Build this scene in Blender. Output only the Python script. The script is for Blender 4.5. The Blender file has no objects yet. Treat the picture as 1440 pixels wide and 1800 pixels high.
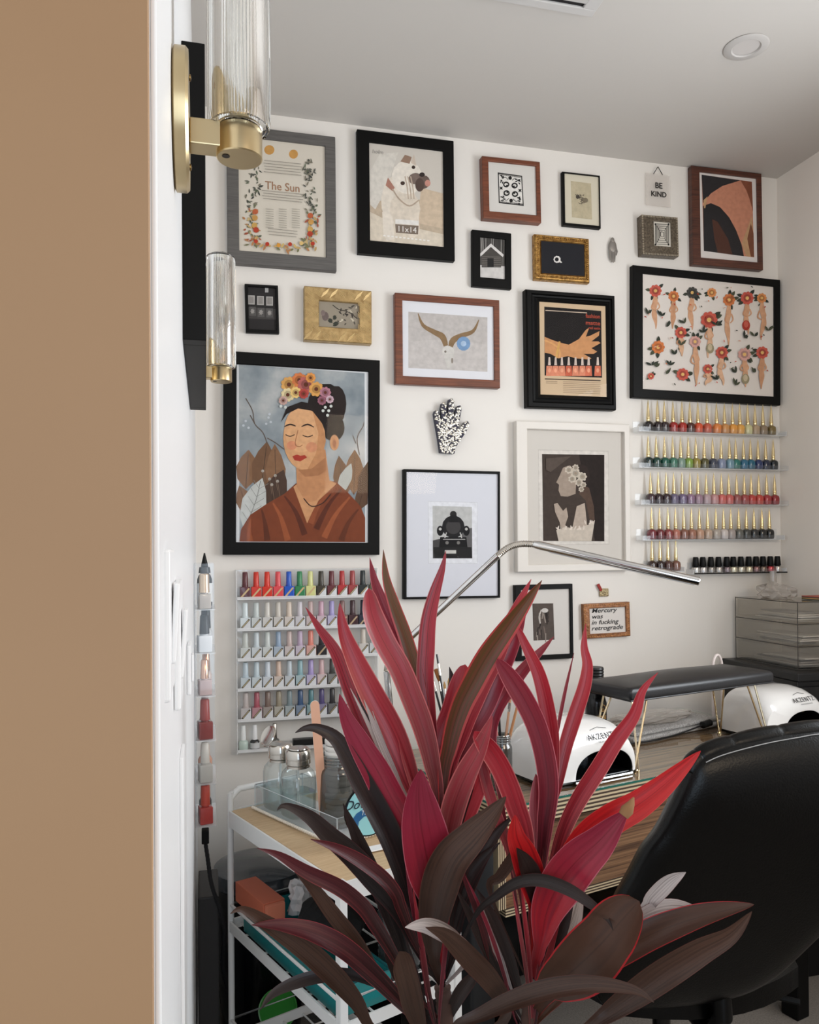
import bpy, bmesh, math, random
from mathutils import Vector, Matrix
random.seed(7)
sc = bpy.context.scene
COL = sc.collection
R = math.radians
# ---------------------------------------------------------------- camera
F_PX, CX, CY = 1400.0, 720.0, 955.0
YAW, PITCH, ROLL = R(14.4), R(0.4), R(-0.43)
H = 1.27
CAM = Vector((0, 0, H))
fwd = Vector((math.sin(YAW)*math.cos(PITCH), math.cos(YAW)*math.cos(PITCH), math.sin(PITCH)))
rt0 = Vector((math.cos(YAW), -math.sin(YAW), 0))
up0 = rt0.cross(fwd)
RT = rt0*math.cos(ROLL) + up0*math.sin(ROLL)
UP = -rt0*math.sin(ROLL) + up0*math.cos(ROLL)
cd = bpy.data.cameras.new('camera'); cam = bpy.data.objects.new('camera', cd); COL.objects.link(cam)
cd.sensor_fit = 'HORIZONTAL'; cd.sensor_width = 36; cd.lens = F_PX/1440*36
cd.shift_y = (CY-900)/1440; cd.shift_x = 0; cd.clip_start = 0.02; cd.clip_end = 50
cam.matrix_world = Matrix(((RT.x, UP.x, -fwd.x, CAM.x), (RT.y, UP.y, -fwd.y, CAM.y), (RT.z, UP.z, -fwd.z, CAM.z), (0, 0, 0, 1)))
sc.camera = cam
# ---------------------------------------------------------------- room measures
D = 2.35        # gallery wall
XL = -0.025     # left wall
XR = 1.93       # right wall
Y0 = 0.40       # the tan hallway wall
ZC = 2.545      # ceiling
def ray(x, y): return fwd + RT*((x-CX)/F_PX) + UP*((CY-y)/F_PX)
def at(x, y, d): return CAM + ray(x, y)*d
def onY(x, y, Y): r = ray(x, y); return CAM + r*(Y/r.y)
def onZ(x, y, Z): r = ray(x, y); return CAM + r*((Z-H)/r.z)
def onX(x, y, X): r = ray(x, y); return CAM + r*(X/r.x)
# ---------------------------------------------------------------- world, lights, exposure
w = bpy.data.worlds.new('world'); sc.world = w; w.use_nodes = True
w.node_tree.nodes['Background'].inputs[0].default_value = (0.98, 0.97, 1.0, 1)
w.node_tree.nodes['Background'].inputs[1].default_value = 0.52
def area(name, loc, rot, sx, sy, power, col):
    l = bpy.data.lights.new(name, 'AREA'); l.shape = 'RECTANGLE'; l.size = sx; l.size_y = sy; l.energy = power; l.color = col
    o = bpy.data.objects.new(name, l); COL.objects.link(o); o.location = loc; o.rotation_euler = rot; return o
WY0, WY1, WZ0, WZ1 = 0.35, 1.45, 1.0, 2.15
area('window_daylight', (XR+0.16, (WY0+WY1)/2, (WZ0+WZ1)/2), (0, R(90), 0), WZ1-WZ0, WY1-WY0, 38, (0.90, 0.95, 1.0))
area('cool_fill', (-0.15, -1.8, 1.25), (R(90), 0, R(-4)), 1.0, 1.8, 20, (0.66, 0.83, 1.0))  # added cool fill behind the camera, lifts the lower left of the walls
area('warm_fill', (1.35, -1.4, 2.0), (R(76), 0, R(-2)), 0.9, 0.6, 14, (1.0, 0.80, 0.58))  # added warm fill out of view, tints the right side of the gallery wall
sc.view_settings.view_transform = 'Standard'; sc.view_settings.look = 'None'
sc.view_settings.gamma = 1; sc.view_settings.use_curve_mapping = False
sc.view_settings.exposure = 0.08
sc.cycles.transparent_max_bounces = 48
# ---------------------------------------------------------------- materials
def lin(c):
    c = c/255.0
    return c/12.92 if c <= 0.04045 else ((c+0.055)/1.055)**2.4
def rgb(c): return (lin(c[0]), lin(c[1]), lin(c[2]), 1)
_M = {}
def mat(c, rough=0.5, metal=0.0, coat=0.0, trans=0.0, ior=1.45, spec=0.5, emit=None, bump=0, bscale=200):
    k = (tuple(c), rough, metal, coat, trans, ior, spec, bump, bscale)
    if k in _M: return _M[k]
    m = bpy.data.materials.new('m_%d_%d_%d' % tuple(int(v) for v in c)); m.use_nodes = True
    nt = m.node_tree; b = nt.nodes['Principled BSDF']
    b.inputs['Base Color'].default_value = rgb(c); b.inputs['Roughness'].default_value = rough
    b.inputs['Metallic'].default_value = metal; b.inputs['Coat Weight'].default_value = coat
    b.inputs['Transmission Weight'].default_value = trans; b.inputs['IOR'].default_value = ior
    b.inputs['Specular IOR Level'].default_value = spec
    if bump:
        n = nt.nodes.new('ShaderNodeTexNoise'); n.inputs['Scale'].default_value = bscale; n.inputs['Detail'].default_value = 4
        tc = nt.nodes.new('ShaderNodeTexCoord'); nt.links.new(tc.outputs['Object'], n.inputs['Vector'])
        bp = nt.nodes.new('ShaderNodeBump'); bp.inputs['Strength'].default_value = bump; bp.inputs['Distance'].default_value = 0.002
        nt.links.new(n.outputs['Fac'], bp.inputs['Height']); nt.links.new(bp.outputs['Normal'], b.inputs['Normal'])
    _M[k] = m; return m
def noise_mat(name, stops, scale=(1, 1, 1), nscale=5, rough=0.5, detail=6, bump=0.0, coat=0, dist=0.0, metal=0):
    m = bpy.data.materials.new(name); m.use_nodes = True; nt = m.node_tree; b = nt.nodes['Principled BSDF']
    tc = nt.nodes.new('ShaderNodeTexCoord'); mp = nt.nodes.new('ShaderNodeMapping'); mp.inputs['Scale'].default_value = scale
    n = nt.nodes.new('ShaderNodeTexNoise'); n.inputs['Scale'].default_value = nscale; n.inputs['Detail'].default_value = detail
    n.inputs['Distortion'].default_value = dist
    cr = nt.nodes.new('ShaderNodeValToRGB'); els = cr.color_ramp.elements
    while len(els) < len(stops): els.new(0.5)
    for e, (p, c) in zip(els, stops): e.position = p; e.color = rgb(c)
    nt.links.new(tc.outputs['Object'], mp.inputs[0]); nt.links.new(mp.outputs[0], n.inputs['Vector'])
    nt.links.new(n.outputs['Fac'], cr.inputs[0]); nt.links.new(cr.outputs[0], b.inputs['Base Color'])
    b.inputs['Roughness'].default_value = rough; b.inputs['Coat Weight'].default_value = coat; b.inputs['Metallic'].default_value = metal
    if bump:
        bp = nt.nodes.new('ShaderNodeBump'); bp.inputs['Strength'].default_value = bump; bp.inputs['Distance'].default_value = 0.003
        nt.links.new(n.outputs['Fac'], bp.inputs['Height']); nt.links.new(bp.outputs['Normal'], b.inputs['Normal'])
    return m
def clear_mat(name, tint=(235, 240, 242), gloss=0.10, rough=0.03, body=0.06, fk=1.0, edge=None):
    """thin clear sheet: mostly see-through with a mirror-like coat and a slight body colour"""
    m = bpy.data.materials.new(name); m.use_nodes = True; nt = m.node_tree
    for n in list(nt.nodes): nt.nodes.remove(n)
    o = nt.nodes.new('ShaderNodeOutputMaterial'); t = nt.nodes.new('ShaderNodeBsdfTransparent'); t.inputs[0].default_value = rgb(tint)
    if edge:
        lw = nt.nodes.new('ShaderNodeLayerWeight'); lw.inputs[0].default_value = .5; pw = nt.nodes.new('ShaderNodeMath'); pw.operation = 'POWER'; pw.inputs[1].default_value = 3.5
        mc = nt.nodes.new('ShaderNodeMix'); mc.data_type = 'RGBA'; mc.inputs[6].default_value = rgb(tint); mc.inputs[7].default_value = rgb(edge)
        nt.links.new(lw.outputs['Facing'], pw.inputs[0]); nt.links.new(pw.outputs[0], mc.inputs[0]); nt.links.new(mc.outputs[2], t.inputs[0])
    g = nt.nodes.new('ShaderNodeBsdfGlossy'); g.inputs['Roughness'].default_value = rough
    f = nt.nodes.new('ShaderNodeFresnel'); f.inputs[0].default_value = 1.45
    ad = nt.nodes.new('ShaderNodeMath'); ad.operation = 'ADD'; ad.inputs[1].default_value = gloss*0.5; ad.use_clamp = True
    mx = nt.nodes.new('ShaderNodeMixShader'); df = nt.nodes.new('ShaderNodeBsdfDiffuse'); df.inputs[0].default_value = rgb(tint)
    m2 = nt.nodes.new('ShaderNodeMixShader'); m2.inputs[0].default_value = body
    ml = nt.nodes.new('ShaderNodeMath'); ml.operation = 'MULTIPLY'; ml.inputs[1].default_value = fk; nt.links.new(f.outputs[0], ml.inputs[0]); ge = nt.nodes.new('ShaderNodeNewGeometry'); fr_ = nt.nodes.new('ShaderNodeMath'); fr_.operation = 'SUBTRACT'; fr_.inputs[0].default_value = 1.0; nt.links.new(ge.outputs['Backfacing'], fr_.inputs[1]); nt.links.new(ml.outputs[0], ad.inputs[0]); m3 = nt.nodes.new('ShaderNodeMath'); m3.operation = 'MULTIPLY'; nt.links.new(ad.outputs[0], m3.inputs[0]); nt.links.new(fr_.outputs[0], m3.inputs[1]); nt.links.new(m3.outputs[0], mx.inputs[0])
    nt.links.new(t.outputs[0], m2.inputs[1]); nt.links.new(df.outputs[0], m2.inputs[2])
    nt.links.new(m2.outputs[0], mx.inputs[1]); nt.links.new(g.outputs[0], mx.inputs[2]); nt.links.new(mx.outputs[0], o.inputs[0])
    return m
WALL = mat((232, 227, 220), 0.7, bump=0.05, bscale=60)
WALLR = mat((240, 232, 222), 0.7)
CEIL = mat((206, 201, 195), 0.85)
TAN = noise_mat('tan_paint', [(0.3, (166, 130, 94)), (0.7, (172, 136, 99))], nscale=3, rough=0.6, bump=0.02)
WHITE = mat((238, 239, 240), 0.35)
BLACKP = mat((7, 7, 7), 0.45, spec=0.25)
BLACKG = mat((10, 10, 11), 0.2)
BRASS = mat((206, 186, 146), 0.3, 1.0)
STEEL = mat((205, 200, 192), 0.18, 1.0)
CHROME = mat((225, 225, 225), 0.08, 1.0)
GOLD = mat((214, 178, 110), 0.25, 1.0)
GOLDL = mat((226, 206, 160), 0.2, 1.0)
ACRYL = clear_mat('clear_acrylic', (252, 253, 254), 0.0, 0.03, 0.02)
ACRYLE = clear_mat('acrylic_edge', (254, 254, 254), 0.0, 0.2, 0.42)
GLAZE = clear_mat('picture_glazing', (255, 255, 255), 0.0, 0.02, 0.0, 0.28)
GLASS = clear_mat('clear_glass', (246, 250, 250), 0.14, 0.02, 0.05, edge=(96, 104, 104))
SMOKEG = clear_mat('smoky_glass', (150, 150, 147), 0.14, 0.03, 0.10, edge=(40, 40, 40))
TEALG = clear_mat('teal_plastic', (40, 150, 152), 0.10, 0.1, 0.7)
GREENP = clear_mat('green_plastic', (90, 200, 90), 0.10, 0.1, 0.6)
BAGM = clear_mat('thin_bag', (225, 220, 214), 0.15, 0.15, 0.35)
GREENEDGE = mat((20, 95, 82), 0.1, coat=0.5)
LEATH = mat((2, 2, 2), 0.32, coat=0.0, bump=0.2, bscale=300, spec=0.28)
LEATHS = mat((30, 30, 32), 0.35, bump=0.1, bscale=300, spec=0.5)
WALNUT = noise_mat('walnut_frame', [(0.3, (88, 44, 28)), (0.7, (128, 70, 44))], (3, 3, 40), 6, 0.4)
WALNUTD = noise_mat('dark_walnut', [(0.3, (60, 32, 24)), (0.7, (98, 54, 38))], (3, 3, 40), 6, 0.4)
GREYW = noise_mat('grey_frame', [(0.3, (82, 79, 77)), (0.7, (100, 97, 94))], (3, 3, 60), 5, 0.5)
OAKT = noise_mat('oak_inlay', [(0.3, (190, 160, 122)), (0.7, (212, 184, 146))], (3, 60, 3), 6, 0.5)
VENEER = noise_mat('zebra_veneer', [(0.3, (62, 40, 28)), (0.5, (128, 92, 64)), (0.72, (160, 122, 88))], (0.9, 0.9, 60), 4, 0.4, dist=0.4)
DESKTOP = noise_mat('desk_veneer', [(0.3, (92, 62, 42)), (0.5, (138, 102, 74)), (0.75, (168, 132, 100))], (1.2, 50, 2), 3, 0.25)
PLY = mat((208, 186, 150), 0.6); PLYD = mat((70, 52, 38), 0.7)
CARPET = noise_mat('dark_carpet', [(0.3, (122, 115, 108)), (0.7, (148, 141, 133))], (1, 1, 1), 220, 0.95, bump=0.6)
# ---------------------------------------------------------------- mesh helpers
class MB:
    def __init__(s): s.v = []; s.f = []; s.m = []; s.sm = []; s.mats = []; s.uv = None
    def mi(s, m):
        if m is None: return 0
        if m not in s.mats: s.mats.append(m)
        return s.mats.index(m)
    def add(s, vs, fs, m=None, smooth=False):
        o = len(s.v); s.v += [tuple(v) for v in vs]; k = s.mi(m)
        for f in fs: s.f.append([i+o for i in f]); s.m.append(k); s.sm.append(smooth)
        return s
    def bm(s, b, m=None, smooth=False):
        b.verts.index_update(); s.add([v.co[:] for v in b.verts], [[v.index for v in f.verts] for f in b.faces], m, smooth); b.free(); return s
    def box(s, a, b, m=None, bev=0.0, M=None, seg=2):
        bmm = bmesh.new(); bmesh.ops.create_cube(bmm, size=1)
        c = [(a[i]+b[i])/2 for i in range(3)]; d = [max(abs(b[i]-a[i]), 1e-5) for i in range(3)]
        for v in bmm.verts: v.co = Vector((v.co.x*d[0]+c[0], v.co.y*d[1]+c[1], v.co.z*d[2]+c[2]))
        if bev: bmesh.ops.bevel(bmm, geom=list(bmm.edges), offset=min(bev, min(d)*0.45), segments=seg, affect='EDGES', profile=0.5)
        if M is not None: bmesh.ops.transform(bmm, matrix=M, verts=bmm.verts)
        return s.bm(bmm, m, bool(bev) and seg > 2)
    def tube(s, pts, r, m=None, n=10, cap=True, closed=False):
        pts = [Vector(p) for p in pts]; rs = r if isinstance(r, (list, tuple)) else [r]*len(pts)
        vs = []; N = len(pts); prev = None
        for i, p in enumerate(pts):
            if closed: t = pts[(i+1) % N]-pts[i-1]
            else: t = pts[min(i+1, N-1)]-pts[max(i-1, 0)]
            t.normalize()
            if prev is None:
                a = Vector((0, 0, 1)) if abs(t.z) < 0.9 else Vector((1, 0, 0)); u = t.cross(a).normalized()
            else:
                u = prev - t*prev.dot(t)
                u = u.normalized() if u.length > 1e-6 else t.orthogonal().normalized()
            prev = u; v2 = t.cross(u)
            for k in range(n):
                an = 2*math.pi*k/n; vs.append(p + (u*math.cos(an)+v2*math.sin(an))*rs[i])
        fs = []
        L = N if closed else N-1
        for i in range(L):
            j = (i+1) % N
            for k in range(n): fs.append([i*n+k, i*n+(k+1) % n, j*n+(k+1) % n, j*n+k])
        if cap and not closed: fs.append(list(range(n))[::-1]); fs.append([(N-1)*n+k for k in range(n)])
        return s.add(vs, fs, m, True)
    def lathe(s, prof, m=None, n=24, c=(0, 0, 0), M=None, cap=True, sq=None, smooth=True):
        vs = []
        for (r, z) in prof:
            for k in range(n):
                an = 2*math.pi*k/n; rr = r
                if sq: # squarish section
                    e = sq; rr = r/((abs(math.cos(an))**e+abs(math.sin(an))**e)**(1/e))
                vs.append(Vector((c[0]+rr*math.cos(an), c[1]+rr*math.sin(an), c[2]+z)))
        if M is not None: vs = [M @ v for v in vs]
        fs = []
        for i in range(len(prof)-1):
            for k in range(n): fs.append([i*n+k, i*n+(k+1) % n, (i+1)*n+(k+1) % n, (i+1)*n+k])
        if cap: fs.append(list(range(n))[::-1]); fs.append([(len(prof)-1)*n+k for k in range(n)])
        return s.add(vs, fs, m, smooth)
    def prism(s, poly, z0, z1, m=None, M=None):
        """polygon in local x,z extruded along y from z0 to z1"""
        n = len(poly); vs = [Vector((p[0], z0, p[1])) for p in poly]+[Vector((p[0], z1, p[1])) for p in poly]
        if M is not None: vs = [M @ v for v in vs]
        fs = [list(range(n)), [n+i for i in range(n)][::-1]]+[[i, n+i, n+(i+1) % n, (i+1) % n] for i in range(n)]
        return s.add(vs, fs, m)
    def sphere(s, c, r, m=None, n=12, M=None):
        b = bmesh.new(); bmesh.ops.create_uvsphere(b, u_segments=n, v_segments=max(6, n//2+2), radius=1)
        rr = r if isinstance(r, (list, tuple)) else (r, r, r)
        for v in b.verts:
            v.co = Vector((v.co.x*rr[0], v.co.y*rr[1], v.co.z*rr[2]))
            if M is not None: v.co = M @ v.co
            v.co += Vector(c)
        return s.bm(b, m, True)
    def build(s, name, m=None, parent=None, origin=None):
        me = bpy.data.meshes.new(name)
        vs = s.v if origin is None else [(v[0]-origin[0], v[1]-origin[1], v[2]-origin[2]) for v in s.v]
        me.from_pydata(vs, [], s.f); me.update()
        ms = s.mats or []
        if m is not None: ms = [m]+[x for x in ms] if not ms else ms
        for x in ms: me.materials.append(x)
        me.polygons.foreach_set('material_index', s.m); me.polygons.foreach_set('use_smooth', s.sm)
        b = bmesh.new(); b.from_mesh(me); bmesh.ops.recalc_face_normals(b, faces=b.faces); b.to_mesh(me); b.free()
        if any(s.sm): me.set_sharp_from_angle(angle=R(42))
        o = bpy.data.objects.new(name, me); COL.objects.link(o)
        if origin is not None: o.location = origin
        if parent is not None: o.parent = parent
        return o
def tag(o, label, cat, group=None):
    if len(label.replace('-', ' ').split()) > 16: print('LONG', label)
    o['label'] = label; o['category'] = cat
    if group: o['group'] = group
    return o
def thing(name, label, cat, loc=(0, 0, 0), rz=0.0, group=None):
    o = bpy.data.objects.new(name, None); COL.objects.link(o); o.empty_display_size = 0.02
    o.location = loc; o.rotation_euler = (0, 0, rz); return tag(o, label, cat, group)
def struct(o): o['kind'] = 'structure'; return o
def text_obj(name, body, size, m, parent, loc, rot=(R(90), 0, 0), align='CENTER', shear=0.0, offset=0.0, spacing=1.0, line=1.0, extr=0.0002, sx=1.0):
    cu = bpy.data.curves.new(name, 'FONT'); cu.body = body; cu.size = size; cu.align_x = align; cu.shear = shear
    cu.offset = offset; cu.space_character = spacing; cu.space_line = line; cu.extrude = extr; cu.resolution_u = 3
    t = bpy.data.objects.new(name, cu); COL.objects.link(t)
    bpy.context.view_layer.update()
    dg = bpy.context.evaluated_depsgraph_get(); me = bpy.data.meshes.new_from_object(t.evaluated_get(dg))
    COL.objects.unlink(t); bpy.data.objects.remove(t)
    me.materials.clear(); me.materials.append(m)
    o = bpy.data.objects.new(name, me); COL.objects.link(o); o.parent = parent; o.location = loc; o.rotation_euler = rot
    o.scale = (sx, 1, 1); return o
def smooth_pts(pts, n=6):
    """Catmull-Rom through pts (any tuple size)"""
    P = [tuple(map(float, p)) for p in pts]; P = [P[0]]+P+[P[-1]]; out = []
    for i in range(1, len(P)-2):
        for k in range(n):
            t = k/n; a, b, c, d = P[i-1], P[i], P[i+1], P[i+2]
            out.append(tuple(0.5*((2*b[j])+(-a[j]+c[j])*t+(2*a[j]-5*b[j]+4*c[j]-d[j])*t*t+(-a[j]+3*b[j]-3*c[j]+d[j])*t**3) for j in range(len(b))))
    out.append(P[-2]); return out
# ================================================================ STRUCTURE
def wall(name, a, b, m): return struct(MB().box(a, b).build(name, m))
wall('floor', (-1.6, -2.6, -0.05), (XR+0.1, D+0.1, 0), CARPET)
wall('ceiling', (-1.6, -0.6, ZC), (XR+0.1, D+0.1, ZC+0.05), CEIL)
wall('wall_back', (XL-0.1, D, 0), (XR+0.1, D+0.1, ZC), WALL)
wall('wall_left', (XL-0.1, Y0+0.012, 0), (XL, D, ZC), WHITE)
wall('wall_hallway', (-1.6, Y0, 0), (XL-0.0005, Y0+0.0119, ZC), TAN)
wr = MB(); X2 = XR+0.1
wr.box((XR, -0.6, 0), (X2, WY0, ZC)); wr.box((XR, WY1, 0), (X2, D, ZC)); wr.box((XR, WY0, 0), (X2, WY1, WZ0)); wr.box((XR, WY0, WZ1), (X2, WY1, ZC))
struct(wr.build('wall_right', WALLR))
wf = MB()
for a, b in (((XR-0.012, WY0-0.06, WZ0-0.06), (XR+0.03, WY0, WZ1+0.06)), ((XR-0.012, WY1, WZ0-0.06), (XR+0.03, WY1+0.06, WZ1+0.06)),
             ((XR-0.012, WY0, WZ1), (XR+0.03, WY1, WZ1+0.06)), ((XR-0.02, WY0, WZ0-0.06), (XR+0.03, WY1, WZ0)),
             ((XR+0.03, (WY0+WY1)/2-0.015, WZ0), (XR+0.06, (WY0+WY1)/2+0.015, WZ1)), ((XR+0.03, WY0, (WZ0+WZ1)/2-0.015), (XR+0.06, WY1, (WZ0+WZ1)/2+0.015))):
    wf.box(a, b, bev=0.003)
struct(wf.build('window_1', WHITE))
struct(MB().box((XR-0.014, -0.6, 0), (XR, D, 0.09), bev=0.004).build('baseboard_right', mat((16, 15, 15), 0.5)))
struct(MB().box((XL, D-0.012, 0), (XR-0.015, D, 0.09), bev=0.004).build('baseboard_back', mat((16, 15, 15), 0.5)))
# ================================================================ FRAMED PICTURES
def avg(*p):
    s = Vector((0, 0, 0))
    for q in p: s += q
    return s/len(p)
_PM = {}
def pmat(c):
    if c is None: return None
    k = tuple(c)
    if k in _PM: return _PM[k]
    lo = tuple(max(0, v*.96-1) for v in c); hi = tuple(min(255, v*1.03+1) for v in c)
    m = noise_mat('ink_%d_%d_%d' % tuple(int(v) for v in c), [(0.32, lo), (0.68, hi)], (1, 1, 1), 70, 0.75, 5)
    m.node_tree.nodes['Principled BSDF'].inputs['Specular IOR Level'].default_value = .2
    _PM[k] = m; return m
class Frame:
    def __init__(s, name, label, cat, quad, t, mat_, inner, recess=0.006, round_=0.0015, group=None, part='frame', profile=None, gap=0.0):
        s.t = t; Yf = D-t-gap; Q = [onY(x, y, Yf) for x, y in quad]
        s.c = avg(*Q); ex = (Q[1]-Q[0]+Q[2]-Q[3]); ez = (Q[0]-Q[3]+Q[1]-Q[2])
        s.w = ex.length/2; s.h = ez.length/2
        s.a = (math.atan2(ex.z, ex.x)+math.atan2(-ez.x, ez.z))/2      # tilt on the wall
        s.c.y = D-0.0005-gap
        s.root = thing(name, label, cat, s.c); s.root.rotation_euler = (0, -s.a, 0)
        if group: s.root['group'] = group
        s.yp = -t+recess                                # local y of the print
        I = [s.loc(x, y, s.yp) for x, y in inner]
        x0 = (I[0][0]+I[3][0])/2; x1 = (I[1][0]+I[2][0])/2; z1 = (I[0][1]+I[1][1])/2; z0 = (I[3][1]+I[2][1])/2
        s.x0, s.x1, s.z0, s.z1 = x0, x1, z0, z1
        W, Hh = s.w/2, s.h/2
        prof = profile or [(0, 0), (0, 1), (1, 1), (1, 0.35)]   # (inset fraction, height fraction)
        b = MB(); loops = []
        for fx, fy in prof:
            y = -t*fy
            if fx > 0.999 and fy <= 0.35: y = s.yp+0.0005
            X0 = -W+(x0+W)*fx; X1 = W+(x1-W)*fx; Z0 = -Hh+(z0+Hh)*fx; Z1 = Hh+(z1-Hh)*fx
            loops.append([(X0, y, Z0), (X1, y, Z0), (X1, y, Z1), (X0, y, Z1)])
        vs = [v for l in loops for v in l]; fs = []
        for i in range(len(loops)-1):
            for k in range(4): fs.append([i*4+k, i*4+(k+1) % 4, (i+1)*4+(k+1) % 4, (i+1)*4+k])
        b.add(vs, fs)
        b.add([(-W, -0.0005, -Hh), (W, -0.0005, -Hh), (W, -0.0005, Hh), (-W, -0.0005, Hh)], [[0, 1, 2, 3]])
        fr = b.build(part, mat_, s.root)
        if round_:
            md = fr.modifiers.new('bevel', 'BEVEL'); md.width = round_; md.segments = 2; md.limit_method = 'ANGLE'; md.angle_limit = R(40)
        s.fr = fr
        s.mb = MB(); s.layer = 0
    def loc(s, x, y, yl):
        """photo position -> local (x, z) on the plane at depth yl of this frame"""
        P = onY(x, y, s.c.y+yl)-s.c; ca, sa = math.cos(s.a), math.sin(s.a)
        return (P.x*ca+P.z*sa, -P.x*sa+P.z*ca)
    def rect(s, x0, z0, x1, z1, c, dy=0.0, mm=None):
        y = s.yp-dy
        s.mb.add([(x0, y, z0), (x1, y, z0), (x1, y, z1), (x0, y, z1)], [[0, 1, 2, 3]], mm or mat(c, 0.75, spec=0.2)); return s
    def bg(s, c, mm=None): return s.rect(s.x0-0.002, s.z0-0.002, s.x1+0.002, s.z1+0.002, c, 0.0, mm)
    def poly(s, pts, c, mm=None):
        s.layer += 1; y = s.yp-0.0001-0.00002*s.layer
        q = [s.loc(px, py, y) for px, py in pts]
        q = [(min(max(a, s.x0), s.x1), min(max(b, s.z0), s.z1)) for a, b in q]
        s.mb.add([(a, y, b) for a, b in q], [list(range(len(q)))], mm or pmat(c)); return s
    def blob(s, x, y, rx, ry, c, a=0.0, n=14, jag=0.0):
        pts = []
        for k in range(n):
            t = 2*math.pi*k/n; j = 1+jag*((k % 2)*2-1)
            u, v = rx*j*math.cos(t), ry*j*math.sin(t); pts.append((x+u*math.cos(a)-v*math.sin(a), y+u*math.sin(a)+v*math.cos(a)))
        return s.poly(pts, c)
    def leaf(s, x, y, L, W, a, c):
        pts = [(0, 0), (0.25, 0.8), (0.55, 1), (0.8, 0.6), (1, 0), (0.8, -0.6), (0.55, -1), (0.25, -0.8)]
        ca, sa = math.cos(a), math.sin(a)
        return s.poly([(x+u*L*ca-v*W*sa/2, y+u*L*sa+v*W*ca/2) for u, v in pts], c)
    def line(s, pts, wd, c, sm=True, taper=False):
        P = smooth_pts(pts, 4) if sm and len(pts) > 2 else pts; l = []; r = []
        for i, p in enumerate(P):
            a = P[max(i-1, 0)]; b = P[min(i+1, len(P)-1)]; dx, dy = b[0]-a[0], b[1]-a[1]; L = math.hypot(dx, dy) or 1
            w_ = (p[2] if len(p) > 2 else wd)/2
            l.append((p[0]-dy/L*w_, p[1]+dx/L*w_)); r.append((p[0]+dy/L*w_, p[1]-dx/L*w_))
        return s.poly(l+r[::-1], c)
    def shadow_mat(s, c, w_in, c2=None): pass
    def done(s, name='print', glaze=True):
        o = s.mb.build(name, None, s.root)
        if glaze:
            y = s.yp-0.0018
            MB().add([(s.x0, y, s.z0), (s.x1, y, s.z0), (s.x1, y, s.z1), (s.x0, y, s.z1)], [[0, 1, 2, 3]]).build('glazing', GLAZE, s.root)
        return o
    def text(s, body, px, py, hpx, c, shear=0, offset=0, sx=1.0, align='CENTER', line=1.0, name='lettering', mm=None):
        y = s.yp-0.0008; a = s.loc(px, py, y); b = s.loc(px, py-hpx, y)
        sz = (b[1]-a[1])/0.70
        return text_obj(name, body, sz, mm or mat(c, 0.7), s.root, (a[0], y, a[1]), align=align, shear=shear, offset=offset*sz, sx=sx, line=line, extr=0.00005)
FLAT = [(0, 0), (0, 0.93), (0.06, 1), (0.94, 1), (1, 0.93), (1, 0.3)]
STEP = [(0, 0), (0, 0.8), (0.08, 1), (0.35, 1), (0.45, 0.8), (0.6, 0.75), (0.75, 0.9), (1, 0.6), (1, 0.3)]
BF = mat((5, 5, 5), 0.5, spec=0.2)
def wreath(f, cx, cy, rx, ry, a0, a1, n, cols, wob, L=(6, 11)):
    for i in range(n):
        t = a0+(a1-a0)*i/(n-1); x = cx+rx*math.cos(t)+random.uniform(-wob, wob); y = cy+ry*math.sin(t)+random.uniform(-wob, wob)
        c = random.choice(cols)
        f.leaf(x, y, random.uniform(*L), random.uniform(2.5, 4.5), random.uniform(0, 6.28), c)
# --- The Sun poster
f = Frame('framed_poster', 'grey wooden frame with a botanical poster titled The Sun behind the glass wall lamps', 'picture', [(397.5, 217.5), (589.4, 240.3), (592.2, 477.8), (400.8, 461.3)], 0.02, GREYW,
          [(419, 240), (571.1, 258.3), (572.8, 454.2), (420.6, 440.3)], profile=FLAT)
f.bg((212, 204, 190))
GR = [(92, 92, 84), (112, 112, 98), (70, 72, 66), (130, 124, 108), (96, 104, 84)]
WM = [(176, 126, 84), (190, 158, 104), (160, 88, 66), (120, 118, 90), (92, 98, 80), (196, 172, 124)]
for (x, y) in [(453+240-240+0, 264), (501+16, 271)]: pass
f.blob(473.5, 263.5, 9, 8.5, (198, 148, 82)); f.blob(516, 271, 8, 8, (198, 148, 82))
for sx_, bx in ((-1, 447), (1, 545)):
    for (yy, n, cols) in ((283, 16, GR), (300, 16, GR), (330, 14, GR), (352, 14, GR), (375, 14, WM), (395, 14, WM), (410, 16, WM), (420, 14, WM)):
        cxx = bx+sx_*(6 if 340 < yy < 400 else 0)
        y2 = yy+(8 if sx_ > 0 else 0)
        for k in range(n): f.leaf(cxx+random.uniform(-10, 8), y2+random.uniform(-11, 11), random.uniform(5, 10), random.uniform(2, 4), random.uniform(0, 6.28), random.choice(cols))
    for yy, c in ((372, (182, 96, 62)), (383, (196, 148, 84)), (396, (200, 160, 92)), (404, (176, 70, 50))):
        f.blob(bx-sx_*1+random.uniform(-4, 4), yy+(7 if sx_ > 0 else 0), 5, 5, c)
for k in range(26):
    t = k/25; x = 446+t*110; y = 424+8*math.sin(t*3.14)+t*9
    f.leaf(x, y, random.uniform(7, 12), 4, random.uniform(0, 6.28), random.choice(WM[:2]+[(206, 176, 110), (120, 118, 84)]))
for k in range(6): f.blob(450+k*20, 424+k*1.6+4*math.sin(k), 3.6, 3.6, random.choice([(214, 150, 60), (178, 62, 44), (220, 186, 120)]))
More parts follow.
